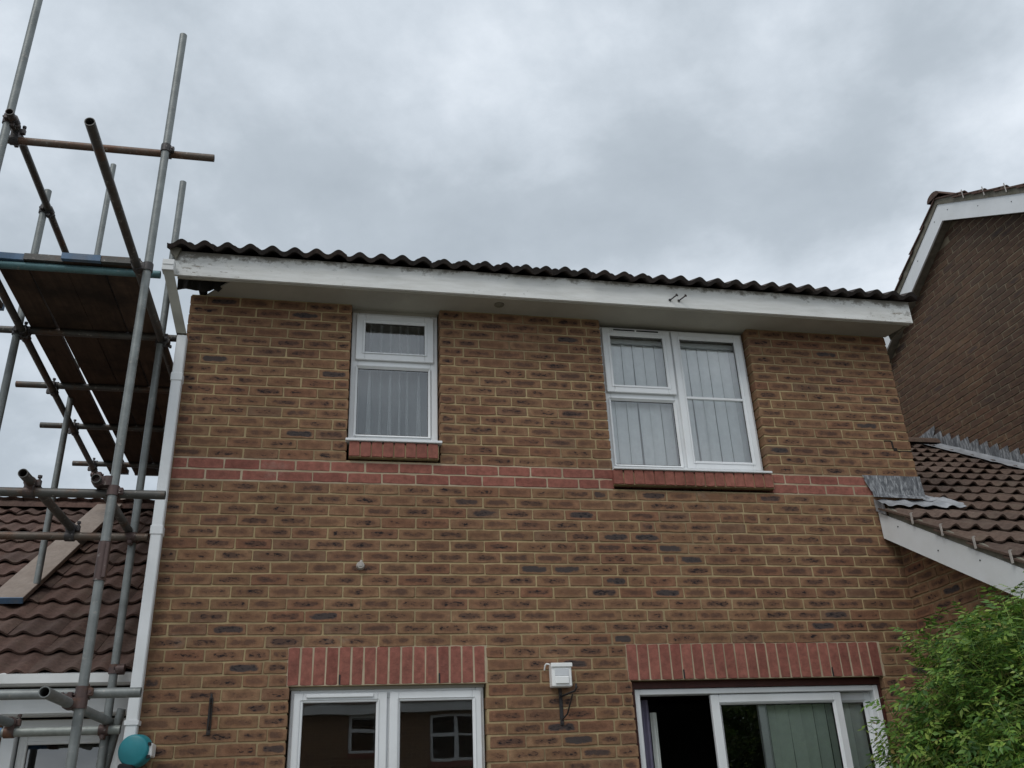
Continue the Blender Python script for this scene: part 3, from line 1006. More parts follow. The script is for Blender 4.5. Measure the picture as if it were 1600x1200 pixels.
# --- kitchen window
def window_k(parent):
    x0, x1, z0, z1 = 0.84, 2.0, 1.02, 2.082
    y0, y1 = 0.055, 0.12
    f = MB()
    frame_rect(f, x0, x1, z0, z1, y0, y1, 0.05)
    f.box((1.385, y0 + 0.0008, z0 + 0.05), (1.455, y1, z1 - 0.05), 0.004)
    fr = f.build('window', M['upvc'], parent)
    for a, b in ((x0 + 0.018, 1.408), (1.424, x1 - 0.018)):
        s = MB()
        frame_rect(s, a, b, z0 + 0.018, z1 - 0.018, y0 - 0.02, y0 - 0.002, 0.055)
        s.build('sash', M['upvc'], fr)
    pane_in(fr, 0.91, 1.345, 1.1, 2.01, y0 - 0.004, M['glass'])
    pane_in(fr, 1.485, 1.93, 1.1, 2.01, y0 - 0.004, M['glass'])
    v = MB()
    v.box((0.93, y0 - 0.032, 2.035), (1.325, y0 - 0.02, 2.055), 0.003)
    v.build('trickle_vent', M['upvc'], fr)
    t = MB()
    t.box((x0 - 0.008, y0 - 0.005, z1), (x1 + 0.006, y1, 2.099))
    t.build('head_seal', M['soffit'], fr)
    c = MB()
    c.box((x0 - 0.01, y0 - 0.06, 0.98), (x1 + 0.01, y1, 1.02), 0.003)
    c.build('window_sill', M['upvc'], fr)
window_k(house)
room(house, 0.3, 2.6, 0.1, 3.2, 0.05, 2.35, M['room_mid'])

# --- sliding patio door
def patio(parent):
    x0, x1, z0, z1 = 2.978, 4.7, 0.02, 2.052
    sub = MB()
    sub.box((2.952, 0.05, 0.0), (2.976, 0.16, 2.098)); sub.box((4.702, 0.05, 0.0), (4.715, 0.16, 2.098)); sub.box((2.976, 0.05, 2.054), (4.702, 0.16, 2.098))
    sub.build('door_subframe', M['brown_timber'], parent)
    y0, y1 = 0.06, 0.16
    f = MB()
    frame_rect(f, x0, x1, z0, z1, y0, y1, 0.036)
    fr = f.build('patio_door', M['upvc'], parent)
    # sliding leaf pushed open to the right, in the outer track
    s = MB()
    frame_rect(s, 3.498, 4.425, 0.04, z1 - 0.04, y0 + 0.012, y0 + 0.045, 0.058)
    sl = s.build('sliding_leaf', M['upvc'], fr)
    pane_in(fr, 3.565, 4.362, 0.12, 1.95, y0 + 0.03, M['glass_dark'])
    s = MB()
    frame_rect(s, 3.84, x1 - 0.03, 0.04, z1 - 0.04, y0 + 0.055, y0 + 0.088, 0.052)
    s.build('fixed_leaf', M['upvc'], fr)
    pane_in(fr, 3.9, 4.612, 0.12, 1.95, y0 + 0.07, M['glass_dark'])
patio(house)
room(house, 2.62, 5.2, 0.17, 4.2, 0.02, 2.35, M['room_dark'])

# ================================================================== blinds and curtains
def vertical_blind(x0, x1, y, z0, z1, n, ang, mat, label, group=None, cover=1.0):
    t = thing('vertical_blind', ((x0 + x1) / 2, y, z1), label, 'blind', group)
    r = MB(); r.box((x0 - 0.03, y - 0.02, z1), (x1 + 0.03, y + 0.02, z1 + 0.035), 0.003)
    r.build('head_rail', M['white_plastic'], t)
    sm = MB()
    w = 0.089
    sm.grid([[Vector((w * (i / 4 - 0.5), 0.011 * math.cos(math.pi * (i / 4 - 0.5)), zz)) for i in range(5)] for zz in (0, z0 - z1 + 0.01)], smooth=True)
    me = sm.mesh('slat', mat)
    for i in range(n):
        x = x0 + (x1 - x0) * (i + 0.5) / n
        link('slat', me, t, (x, y, z1 - 0.005), (0, R(random.uniform(-0.5, 0.5)), R(ang + random.uniform(-4, 4))))
    return t
vertical_blind(2.98, 4.13, 0.15, 3.54, 4.6, 13, 7, M['blind'], 'closed white vertical blind hanging behind the wide upstairs window')
vertical_blind(3.9, 4.72, 0.185, 0.06, 2.0, 9, 0, M['blind_grey'], 'grey green vertical blind behind the right side of the sliding patio door')
def curtain(x0, x1, y, z0, z1, folds, amp, mat, label, over=0.0):
    """hanging cloth; over > 0.16 makes the pleats double back on themselves"""
    mb = MB()
    rr = random.Random(folds)
    wd = [rr.uniform(0.6, 1.5) for _ in range(folds)]
    tot = sum(wd)
    rows = []
    for k in range(6):
        z = z1 + (z0 - z1) * k / 5
        row = []
        x = x0
        for i in range(folds):
            p = (x1 - x0) * wd[i] / tot
            for j in range(12 + (i == folds - 1)):
                a = 2 * math.pi * j / 12
                row.append(Vector((x + p * j / 12 + over * p * math.sin(a) * (0.4 + 0.6 * k / 5), y + amp * (0.6 + 0.4 * k / 5) * math.cos(a), z)))
            x += p
        rows.append(row)
    mb.grid(rows, smooth=True)
    return tag(mb.build('curtain', mat, None), label, 'curtain')
curtain(1.14, 1.71, 0.175, 3.7, 4.68, 8, 0.032, M['net'], 'pale net curtain in soft folds behind the narrow upstairs window', 0.4)
curtain(3.0, 3.115, 0.2, 0.05, 2.0, 3, 0.02, M['violet'], 'violet grey curtain bunched at the open left edge of the patio door')
curtain(3.155, 3.2, 0.3, 0.05, 1.93, 1, 0.012, M['blind_grey'], 'thin pale strip of curtain hanging inside the open patio doorway')

# ================================================================== downpipe
dp = thing('downpipe', (-0.012, -0.05, 0), 'square white plastic downpipe on the left corner of the brick house', 'downpipe')
pp = MB()
pp.box((-0.044, -0.083, 0.0), (0.02, -0.02, 4.36), 0.006)
pp.build('pipe', M['upvc'], dp)
for z, h in ((2.985, 0.06), (4.02, 0.06)):
    j = MB(); j.box((-0.049, -0.088, z), (0.025, -0.015, z + h), 0.005)
    j.build('pipe_joint', M['upvc'], dp)
of = MB()
A0, A1 = Vector((-0.107, -0.31, 4.71)), Vector((-0.018, -0.052, 4.37))
dirv = (A0 - A1).normalized()
rot = dirv.to_track_quat('Z', 'X').to_matrix().to_4x4()
L = (A0 - A1).length
rows = []
for c in (A1, A0):
    rows.append([c + Vector((dx * 0.032, dy * 0.033, 0)) for dx, dy in ((-1, -1), (1, -1), (1, 1), (-1, 1))])
of.grid(rows, smooth=False, closed=True)
of.build('offset_bend', M['upvc_dirty'], dp)
hp = MB()
hp.box((-0.146, -0.345, 4.70), (-0.07, -0.275, 4.785), 0.004)
hp.box((-0.142, -0.349, 4.742), (-0.074, -0.271, 4.748))
hp.build('outlet_socket', M['upvc_old'], dp)
for z in (0.8, 1.9):
    cl_ = MB()
    cl_.box((-0.05, -0.0885, z), (0.026, -0.0, z + 0.025))
    cl_.build('pipe_clip', M['upvc'], dp)

# ================================================================== small things on the wall
lamp = thing('wall_light', (2.478, -0.005, 2.06), 'white square box light on the brick wall between kitchen window and patio door', 'light')
b = MB(); b.box((2.41, -0.075, 2.062), (2.538, 0.0, 2.2), 0.006); b.build('housing', M['white_plastic'], lamp)
b = MB(); b.box((2.405, -0.084, 2.178), (2.543, -0.0755, 2.203), 0.003); b.build('top_cap', M['white_plastic'], lamp)
b = MB(); b.box((2.43, -0.08, 2.125), (2.518, -0.0755, 2.168), 0.002); b.build('lens', M['grey_plastic'], lamp)
b = MB(); b.box((2.43, -0.085, 2.078), (2.518, -0.0755, 2.124), 0.004); b.build('diffuser', M['white_plastic'], lamp)
b = MB(); b.path([(2.41, -0.03, 2.2), (2.39, -0.028, 2.205), (2.382, -0.02, 2.195), (2.38, -0.006, 2.17)], 0.005, 8); b.build('cable', M['white_plastic'], lamp)

def bracket(x, z0, z1, reach, label, tilt=0.0):
    t = thing('hanging_basket_bracket', (x, 0, z0), label, 'bracket', 'hanging basket brackets on the brick wall')
    m_ = MB(); m_.box((x - 0.011, -0.008, z0), (x + 0.011, 0.0, z1), 0.002); m_.build('back_plate', M['iron'], t)
    m_ = MB()
    e = (x + tilt, -reach, z1 - 0.035)
    m_.path([(x, -0.006, z1 - 0.05), e], 0.0065, 8)
    m_.path([e, (x + tilt * 1.1, -reach - 0.015, z1 - 0.02), (x + tilt * 1.12, -reach - 0.012, z1 + 0.005)], 0.006, 8)
    m_.build('arm', M['iron'], t)
    m_ = MB(); m_.path([(x, -0.006, z0 + 0.03), (x + tilt * 0.5, -reach * 0.3, z0 + 0.06), (x + tilt * 0.85, -reach * 0.8, z1 - 0.05)], 0.005, 8); m_.build('brace', M['iron'], t)
    for z in (z0 + 0.012, z1 - 0.015):
        m_ = MB()
        m_.tube((x, -0.013, z), (x, -0.008, z), 0.005, 8)
        m_.build('screw', M['iron'], t)
bracket(0.395, 1.84, 2.045, 0.12, 'black iron hanging basket bracket left of the kitchen window', 0.012)
bracket(2.475, 1.845, 2.06, 0.17, 'black iron hanging basket bracket directly under the white box light', 0.05)

hk = thing('cable_cover', (1.22, 0, 2.8), 'small grey plastic cable cover high on the bare brick wall', 'cable cover')
b = MB(); b.tube((1.222, 0, 2.822), (1.222, -0.03, 2.822), 0.028, 12, r2=0.022); b.build('cap', M['clip'], hk)
b = MB(); b.tube((1.224, -0.01, 2.838), (1.228, -0.012, 2.856), 0.014, 8, r2=0.006); b.build('spout', M['clip'], hk)
b = MB(); b.box((1.21, -0.033, 2.812), (1.232, -0.03, 2.832)); b.build('label_plate', M['clip'], hk)

rl = thing('clothes_line_reel', (0.018, -0.05, 1.76), 'round teal clothes line reel fixed at the foot of the white downpipe', 'clothes line reel')
cx_, cz_ = 0.03, 1.765
rot = Euler((0, 0, R(-12))).to_matrix().to_4x4()
def disc(y0, y1, r0, r1, name, mat, seg=28):
    mb = MB()
    rows = []
    T = Matrix.Translation((cx_, -0.095, cz_)) @ rot
    e = 0.012
    prof = [(y0, 0.0), (y0, r0 - e), (y0 + e * 0.4, r0 - e * 0.35), (y0 + e, r0), (y1, r1)]
    for yy, rr in prof:
        rows.append([T @ Vector((rr * math.cos(2 * math.pi * i / seg), yy, rr * math.sin(2 * math.pi * i / seg))) for i in range(seg)])
    mb.grid(rows, smooth=True, closed=True)
    mb.build(name, mat, rl)
disc(-0.045, 0.03, 0.082, 0.086, 'reel_cover', M['teal'])
b = MB(); b.box((cx_ + 0.05, -0.13, cz_ - 0.035), (cx_ + 0.092, -0.0, cz_ + 0.035), 0.006); b.build('wall_mount', M['white_plastic'], rl)
for z in (-0.035, 0.03):
    b = MB()
    b.box((cx_ + 0.068, -0.142, cz_ + z - 0.009), (cx_ + 0.086, -0.13, cz_ + z + 0.009), 0.002)
    b.build('rivet', M['black_plastic'], rl)
b = MB(); b.box((cx_ - 0.075, -0.14, cz_ - 0.1), (cx_ + 0.01, -0.06, cz_ - 0.065), 0.01); b.build('line_guide', M['black_plastic'], rl)

ln = thing('wall_lantern', (0.53, 0, 1.45), 'dark domed lantern top at the bottom edge left of the kitchen window', 'lantern')
b = MB()
rows = []
for k in range(6):
    a = k / 5 * math.pi / 2
    rows.append([Vector((0.53 + 0.062 * math.cos(a) * math.cos(t), -0.1 + 0.062 * math.cos(a) * math.sin(t), 1.575 + 0.05 * math.sin(a))) for t in [2 * math.pi * i / 16 for i in range(16)]])
b.grid(rows, closed=True); b.build('hood', M['iron'], ln)
b = MB(); b.tube((0.53, -0.1, 1.42), (0.53, -0.1, 1.575), 0.045, 12); b.build('lamp_glass', M['grey_plastic'], ln)
b = MB(); b.path([(0.53, 0, 1.5), (0.53, -0.03, 1.62), (0.53, -0.1, 1.62)], 0.008, 8); b.build('arm', M['iron'], ln)

# ================================================================== LEFT NEIGHBOUR
nb = thing('neighbouring_house', (-2.0, 3.0, 0), 'low neighbouring house with brown pantile roof and white gutter behind the scaffolding', 'house')
NY, NP = 0.45, math.atan(0.62)
tm_brown = tile_meshes(M['tile_brown'], 'roof_tile', amp=0.031, back=0.42, raise_=0.028, th=0.015)
gz = 0.292
tile_roof(nb, tm_brown, -0.06 - 0.3 * 14, 0.17, 2.195, 14, 13, NP, gz, nsingle=182, mat=M['tile_brown'])
tile_roof(nb, tm_brown, -0.06 - 0.3 * 14, 6.55, 2.195, 14, 13, NP, gz, flip=True, nsingle=0, mat=M['tile_brown'])
for i in range(10):
    r_ = MB()
    x = -4.26 + i * 0.42
    rows = []
    for e, s_ in ((x, 1.0), (x + 0.425, 0.97)):
        rows.append([Vector((e, 3.36 + 0.13 * s_ * math.cos(t), 4.165 + 0.1 * s_ * math.sin(t))) for t in [math.pi * k / 8 for k in range(9)]])
    r_.grid(rows, smooth=True)
    r_.build('ridge_tile', M['tile_brown'], nb)
d_ = MB()
d_.prism([(-4.3, 0.22, 2.17), (-4.3, 3.36, 4.1), (-4.3, 6.5, 2.17), (-4.3, 6.5, 2.12), (-4.3, 0.22, 2.12)], (4.27, 0, 0))
d_.build('roof_deck', M['dark_void'], nb)
gu = MB()
gp = [(0.18, 2.222), (0.17, 2.222), (0.145, 2.212), (0.145, 2.16), (0.165, 2.148), (0.262, 2.148), (0.27, 2.16), (0.27, 2.225), (0.26, 2.225), (0.258, 2.162), (0.172, 2.16), (0.16, 2.168), (0.16, 2.2)]
gu.grid([[Vector((x, y, z)) for y, z in gp] for x in (-4.3, -0.055)], smooth=False, closed=True)
gu.face([(-0.055, y, z) for y, z in gp[2:8]])
gu.build('gutter', M['upvc_old'], nb)
f_ = MB(); f_.box((-4.3, 0.272, 2.005), (-0.03, 0.292, 2.19), 0.002); f_.build('fascia', M['upvc_old'], nb)
f_ = MB(); f_.box((-4.3, 0.285, 2.0), (-0.03, NY, 2.012)); f_.build('soffit', M['upvc_old'], nb)
nh = [(-0.83, -0.08, 0.0, 1.985)]
nbk = lay_rows(-4.2, -0.01, 0.0, 1.98, nh, False)
place_bricks(nb, nbk, (0, NY, 0), 0, M['brick'], 'brick', 60)
mo = MB(); mortar_panels(mo, -4.2, -0.012, 0.0, 1.99, nh, lambda u, d, z: Vector((u, NY + d, z)))
mo.box((-4.2, 6.2, 0), (-0.01, 6.3, 2.2)); mo.box((-4.2, 0.6, 0), (-4.1, 6.2, 2.2))
mo.build('mortar', M['mortar'], nb)
f_ = MB()
frame_rect(f_, -0.82, -0.09, 0.02, 1.985, NY - 0.02, NY + 0.06, 0.075)
wn = f_.build('window', M['upvc'], nb)
f_ = MB(); frame_rect(f_, -0.735, -0.16, 0.12, 1.9, NY + 0.03, NY + 0.055, 0.05); f_.build('sash', M['upvc_old'], wn)
pane_in(wn, -0.69, -0.21, 0.17, 1.855, NY + 0.05, M['glass'])
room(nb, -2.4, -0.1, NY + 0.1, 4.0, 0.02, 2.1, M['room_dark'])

# pale plank lying on the neighbour's roof
def on_roof(x, y, up=0.0):
    return Vector((x, y, 2.195 + (y - 0.17) * 0.62 + 0.062)) + Vector((0, -math.sin(NP), math.cos(NP))) * up
pk = MB()
Mx = Matrix.Translation(on_roof(-1.14, 1.05, 0.0)) @ Euler((NP, 0, R(-1.5))).to_matrix().to_4x4()
pk.box((-0.112, 0.0, 0.0), (0.112, 2.85, 0.038), 0.003, Mx)
plank = thing('plank', on_roof(-1.14, 1.05), 'long pale timber plank lying up the slope of the brown tiled roof', 'plank')
pk.build('timber', M['pale_wood'], plank)
pk = MB(); pk.box((-0.1135, -0.002, -0.001), (0.1135, 0.012, 0.0395), 0.0, Mx); pk.build('end_band', M['band_steel'], plank)

# ================================================================== SCAFFOLD
sf = thing('scaffold', (-0.6, -0.4, 0), 'tube and coupler scaffold tower standing at the left corner of the brick house', 'scaffold')
TR = 0.02415
def pole(a, b, mat='steel', r=TR):
    mb = MB(); mb.tube(a, b, r, 16, wall=0.004)
    return mb.build('scaffold_tube', M[mat], sf)
def coupler(p, d1, d2, off, mat='coupler', wing=True):
    """right-angle coupler at point p on tube 1 (axis d1); tube 2 (axis d2) lies beside it at p + off"""
    p, d1, d2, off = Vector(p), Vector(d1).normalized(), Vector(d2).normalized(), Vector(off)
    mb = MB()
    mb.tube(p - d1 * 0.026, p + d1 * 0.026, TR + 0.007, 12, cap=True)
    q = p + off
    mb.tube(q - d2 * 0.026, q + d2 * 0.026, TR + 0.007, 12, cap=True)
    mid = p + off * 0.5
    n = off.normalized()
    mb.box((-0.025, -0.025, -0.02), (0.025, 0.025, 0.02), 0.004, Matrix.Translation(mid) @ n.to_track_quat('Z', 'Y').to_matrix().to_4x4())
    o = mb.build('coupler', M[mat], sf)
    if wing:
        for c, ax, sd in ((p, d1, 1), (q, d2, -1)):
            bm_ = MB()
            t = n.cross(ax).normalized() * sd
            c2 = c + t * (TR + 0.014)
            bm_.tube(c2 - n * 0.02, c2 + n * 0.045, 0.0065, 8)
            bm_.tube(c2 + n * 0.03, c2 + n * 0.043, 0.0125, 6)
            bm_.box((-0.012, -0.01, -0.018), (0.012, 0.02, 0.018), 0.003, Matrix.Translation(c + t * (TR + 0.006)) @ t.to_track_quat('Y', 'Z').to_matrix().to_4x4())
            bm_.build('bolt', M[mat], o)
    return o
X, Y, Z = Vector((1, 0, 0)), Vector((0, 1, 0)), Vector((0, 0, 1))
PA, PL1, PB, PL2, PL3 = Vector((-0.108, -0.875, 0)), Vector((-1.03, -0.915, 0)), Vector((-0.172, 0.07, 0)), Vector((-1.06, 0.02, 0)), Vector((-1.035, 1.3, 0))
pole(PA, PA + Z * 6.235)
pole(PL1, PL1 + Z * 7.2)
pole(PB, PB + Z * 5.72)
pole(PL2 , PL2 + Z * 5.51)
pole((-1.035, 1.3, on_roof(0, 1.3, 0.04).z), (-1.035, 1.3, 6.76))
D2 = 2 * TR + 0.002
# guard rails
pole((-1.11, PA.y + D2, 5.265), (0.18, PA.y + D2, 5.265), 'steel_rust')
coupler((PA.x, PA.y, 5.265), Z, X, Y * D2)
pole((-1.0, -1.0, 5.34), (-1.05, 0.95, 5.34), 'steel_dark')
coupler((PL1.x, PL1.y, 5.34), Z, Y, X * D2 * 0.65)
coupler((-1.005, PA.y + D2, 5.265), X, Y, Z * 0.07)
coupler((PL2.x, PL2.y, 5.34), Z, Y, X * 0.035)
# ledgers under the platform
ZL = 4.38
pole((-0.165, -2.14, ZL), (-0.168, 3.1, ZL), 'steel_dark')
pole((-0.985, -1.15, ZL), (-1.165, 3.15, ZL), 'steel_dark')
coupler((PA.x, PA.y, ZL), Z, Y, -X * 0.056)
coupler((PB.x + 0.0, PB.y, ZL), Z, Y, X * 0.03)
coupler((PL2.x, PL2.y, ZL - 0.01), Z, Y, X * 0.03)
ZT = ZL + D2
for y, xl, xr, mt in ((-0.72, -1.75, -0.065, 'steel_teal'), (0.115, -1.75, -0.08, 'steel_dark'), (1.0, -1.345, -0.12, 'steel_dark'), (1.81, -1.38, -0.12, 'steel_dark'), (2.73, -1.335, -0.12, 'steel_dark')):
    pole((xl, y, ZT), (xr, y, ZT), mt)
    xx = -0.985 - (y + 1.15) * 0.0419
    if y > 0:
        coupler((xx, y, ZL), Y, X, Z * D2)
        coupler((-0.166, y, ZL), Y, X, Z * D2, wing=y < 0.5)
# lift at eaves height of the neighbour
pole((-2.0, PA.y + D2, 2.995), (0.145, PA.y + D2, 2.995), 'steel_dark')
coupler((PA.x, PA.y, 2.995), Z, X, Y * D2, 'coupler_rust')
pole((-0.527, -0.985, 3.045), (-0.52, 0.3, 3.045), 'steel_dark')
pole((-0.19, -0.93, 3.045), (-0.2, 0.12, 3.045), 'steel_dark')
coupler((-0.53, PA.y + D2, 2.995), X, Y, Z * D2)
coupler((PA.x - 0.03, PA.y - 0.0, 3.045), Z, Y, -X * 0.05, 'coupler_rust')
pole((-2.0, 0.02, 2.995), (-0.075, 0.02, 2.995), 'steel_rust')
coupler((-0.522, 0.02, 2.995), X, Y, Z * D2)
coupler((PB.x, PB.y, 2.995), Z, X, -Y * D2, 'coupler_rust')
# lower lift
pole((-2.0, PA.y + D2, 1.985), (0.15, PA.y + D2, 1.985), 'steel')
coupler((PA.x, PA.y, 1.985), Z, X, Y * D2, 'coupler_rust')
pole((-0.155, -1.33, 1.935), (-0.165, 0.2, 1.935), 'steel')
coupler((PA.x, PA.y, 1.935), Z, Y, -X * D2, 'coupler_rust')
pole((-0.68, -1.05, 1.935), (-0.66, 0.12, 1.935), 'steel')
pole((-2.0, 0.02, 1.885), (-0.085, 0.02, 1.885), 'steel_blue')
coupler((PB.x, PB.y, 1.885), Z, X, -Y * D2, 'coupler_rust')
coupler((-0.66, 0.02, 1.885), X, Y, Z * D2, 'coupler_rust')
b = MB(); b.tube((-1.6, 0.02, 1.885), (-0.70, 0.02, 1.885), TR + 0.0015, 16); b.build('paint_band', M['blue_paint'], sf)
coupler((PB.x, PB.y, 2.22), Z, X, X * 0.03, 'coupler_rust', wing=False)
# leaning brace by the wall and the sleeve joint on the tall corner tube
pole((-0.24, 0.18, 1.2), (-0.1, 0.06, 2.0), 'steel')
b = MB(); b.tube((PA.x, PA.y, 2.52), (PA.x, PA.y, 2.72), TR + 0.006, 16); b.box((PA.x + 0.012, PA.y - 0.036, 2.53), (PA.x + 0.03, PA.y - 0.02, 2.71), 0.003)
b.build('sleeve_coupler', M['coupler_rust'], sf)

# boards (each can be lifted off)
ZB = ZT + TR + 0.001
def board(x0, x1, ya, yb, label, band, dz=0.0, skew=0.0):
    t = thing('scaffold_board', ((x0 + x1) / 2, (ya + yb) / 2, ZB + dz), label, 'scaffold board', 'timber boards of the scaffold platform')
    mb = MB()
    Mx = Matrix.Translation((x0, ya, ZB + dz)) @ Euler((0, 0, R(skew))).to_matrix().to_4x4()
    mb.box((0, 0, 0), (x1 - x0, yb - ya, 0.038), 0.003, Mx)
    mb.build('timber', M['board_wood'], t)
    w = x1 - x0
    for y0 in (0.0, yb - ya - 0.03):
        mb = MB()
        e = 0.0015
        mb.box((-e, y0 - e, -e), (w + e, y0 + 0.03, 0.038 + e), 0, Mx)
        mb.build('end_band', M['band_steel' if band else 'steel_dark'], t)
board(-0.395, -0.178, -0.79, 3.12, 'brown scaffold board nearest the brick house, above the corner tube', False)
board(-0.615, -0.4, -0.795, 3.12, 'scaffold board with a blue end band, second from the brick house', True, 0.0, 0.2)
board(-0.83, -0.614, -0.76, 3.1, 'scaffold board third from the brick house, end plain brown', False, 0.0, 0.4)
board(-1.0, -0.835, -0.755, 3.08, 'outer scaffold board of the platform with a blue end band at its near end', True, 0.0, 1.2)
board(-1.34, -1.125, -0.8, -0.1, 'short blue banded board sticking out at the far left of the platform', True, 0.0, 0.0)

# ================================================================== RIGHT: LOW EXTENSION
ex = thing('side_extension', (6.3, 0.5, 0), 'low brick extension with red brown tiled roof and white bargeboard on the right', 'extension')
EP = math.atan(0.585)
ES = 0.585
def rz(y):          # roof plane (batten level) height
    return 3.262 + ES * (y + 0.06)
tm_red = tile_meshes(M['tile_red'], 'roof_tile', amp=0.035, back=0.3, raise_=0.026, sharp=2.1)
EG = 0.312
dyc = EG * math.cos(EP)
ks = 7             # courses in front of the brick house wall
y_first = -0.13 - dyc * ks
XG = 7.72
tile_roof(ex, tm_red, 4.93, y_first, rz(y_first), 10, 18, EP, EG, w=0.2985, nsingle=300, mat=M['tile_red'],
          skip=lambda i, k: (k > ks - 1 and i < 2) or (4.93 + i * 0.2985 > 7.75))
y_r = y_first + dyc * 17.6
rid = MB()
for i in range(6):
    x = 5.38 + i * 0.42
    rid.grid([[Vector((e, y_r + 0.12 * math.cos(t), rz(y_r) + 0.02 + 0.09 * math.sin(t))) for t in [math.pi * k / 8 for k in range(9)]] for e in (x, x + 0.43)], smooth=True)
rid.build('ridge_tile', M['tile_red'], ex)
d_ = MB()
d_.prism([(5.06, y_first + 0.1, rz(y_first + 0.1) - 0.03), (5.06, -0.02, rz(-0.02) - 0.03), (5.06, -0.02, rz(-0.02) - 0.12), (5.06, y_first + 0.1, rz(y_first + 0.1) - 0.12)], (2.64, 0, 0))
d_.prism([(5.4, 0.0, rz(0) - 0.03), (5.4, y_r, rz(y_r) - 0.03), (5.4, y_r + 2.0, rz(y_r) - 1.2), (5.4, 0.0, rz(0) - 1.2)], (2.3, 0, 0))
d_.build('roof_deck', M['dark_void'], ex)
# verge: mortar fillet, clips, bargeboard
ya, yb = y_first + 0.02, -0.01
vg = MB()
vg.prism([(4.955, ya, rz(ya) - 0.055), (4.955, yb - 0.1, rz(yb - 0.1) - 0.055), (4.955, yb - 0.1, rz(yb - 0.1) + 0.012), (4.955, ya, rz(ya) + 0.012)], (0.05, 0, 0))
vg.build('verge_mortar', M['verge'], ex)
bb = MB()
bb.prism([(4.945, ya - 0.02, rz(ya) - 0.252), (4.945, yb, rz(yb) - 0.242), (4.945, yb, rz(yb) - 0.05), (4.945, ya - 0.02, rz(ya) - 0.05)], (0.02, 0, 0))
bb.build('bargeboard', M['upvc'], ex)
sfi = MB()
sfi.prism([(4.965, ya, rz(ya) - 0.24), (4.965, yb, rz(yb) - 0.235), (5.06, yb, rz(yb) - 0.235), (5.06, ya, rz(ya) - 0.24)], (0, 0, 0.01))
sfi.build('verge_soffit', M['upvc_old'], ex)
for i in range(8):
    y = -0.2 - i * 0.36
    sc_ = MB(); sc_.tube((4.942, y, rz(y) - 0.1 - 0.055 * (i % 2)), (4.945, y, rz(y) - 0.1 - 0.055 * (i % 2)), 0.0055, 8)
    sc_.build('cap_nail', M['black_plastic'], ex)
for k in range(1, ks):
    y = y_first + dyc * k - 0.015 + 0.02
    c_ = MB(); c_.box((4.924, y - 0.01, rz(y) - 0.025), (4.9275, y + 0.01, rz(y) + 0.052), 0.001)
    c_.box((4.924, y - 0.006, rz(y) + 0.052), (4.94, y + 0.008, rz(y) + 0.055))
    c_.build('verge_clip', M['clip'], ex)
# side wall under the bargeboard
EYF = y_first + 0.25
eb = []
for b in lay_rows(0.0, -EYF, 0.0, 3.2, [], True):
    y = -(b[0] + b[1] / 2)
    if b[2] + b[3] < rz(y) - 0.14:
        eb.append(b)
place_bricks(ex, eb, (5.06, 0.0, 0), -math.pi / 2, M['brick'], 'brick', 260)
mo = MB()
mo.prism([(5.0665, EYF, 0), (5.0665, -0.0, 0), (5.0665, -0.0, rz(0) - 0.2), (5.0665, EYF, rz(EYF) - 0.2)], (0.09, 0, 0))
mo.prism([(5.15, EYF, 0), (7.7, EYF, 0), (7.7, EYF, rz(EYF) - 0.2), (5.15, EYF, rz(EYF) - 0.2)], (0, 0.09, 0))
mo.build('mortar', M['mortar'], ex)
place_bricks(ex, lay_rows(5.06, 7.7, 0.0, rz(EYF) - 0.2, [], True), (0, EYF - 0.006, 0), 0, M['brick'], 'brick', 0, 'front_brickwork')
ef = MB(); ef.box((4.97, y_first + 0.03, rz(y_first) - 0.2), (7.72, y_first + 0.05, rz(y_first) + 0.0)); ef.build('fascia', M['upvc'], ex)
ef = MB(); ef.box((4.97, y_first + 0.05, rz(y_first) - 0.2), (7.72, EYF + 0.01, rz(y_first) - 0.185)); ef.build('soffit', M['upvc_old'], ex)
ef = MB(); ef.box((4.96, y_first - 0.07, rz(y_first) - 0.09), (7.72, y_first + 0.03, rz(y_first) - 0.02), 0.008); ef.build('gutter', M['upvc_old'], ex)
# leadwork where the roof meets the house corner
ld = MB()
def lead_sheet(mb, P, thick=0.004, n=14, amp=0.006):
    """bilinear patch P00,P10,P11,P01 with a hand-dressed surface"""
    p00, p10, p11, p01 = [Vector(p) for p in P]
    nr = (p10 - p00).cross(p01 - p00).normalized()
    rows = []
    for i in range(n + 1):
        r_ = []
        for j in range(n + 1):
            u, v = j / n, i / n
            q = p00 * (1 - u) * (1 - v) + p10 * u * (1 - v) + p11 * u * v + p01 * (1 - u) * v
            r_.append(q + nr * (noise.noise(q * 14) * amp))
        rows.append(r_)
    mb.grid(rows, smooth=True)
    a, b, c, d = rows[0][0], rows[0][-1], rows[-1][-1], rows[-1][0]
lead_sheet(ld, [(4.97, -0.014, 3.365), (5.362, -0.014, 3.37), (5.352, -0.012, 3.528), (4.875, -0.012, 3.528)])
lead_sheet(ld, [(4.92, -0.016, 3.405), (4.975, -0.016, 3.36), (4.95, -0.013, 3.45), (4.88, -0.013, 3.5)])
lead_sheet(ld, [(4.93, -0.02, 3.36), (5.36, -0.06, 3.335), (5.362, -0.014, 3.372), (4.93, -0.014, 3.405)])
ld.build('lead_flashing', M['lead'], ex)
lv = MB()
def apron(mb, x0, x1, y0, y1, up=0.03, amp=0.022):
    n, k_ = int((x1 - x0) / 0.018), 8
    rows = []
    for i in range(k_ + 1):
        y = y0 + (y1 - y0) * i / k_
        rows.append([Vector((x0 + (x1 - x0) * j / n, y, rz(y) + up + amp * roll((x0 + (x1 - x0) * j / n - 4.93) / 0.14925) + 0.014 * noise.noise(Vector((j * 0.3, i * 0.5, 2.2))))) for j in range(n + 1)])
    mb.grid(rows, smooth=True)
apron(lv, 4.95, 5.42, -0.16, 0.0, 0.04, 0.014)
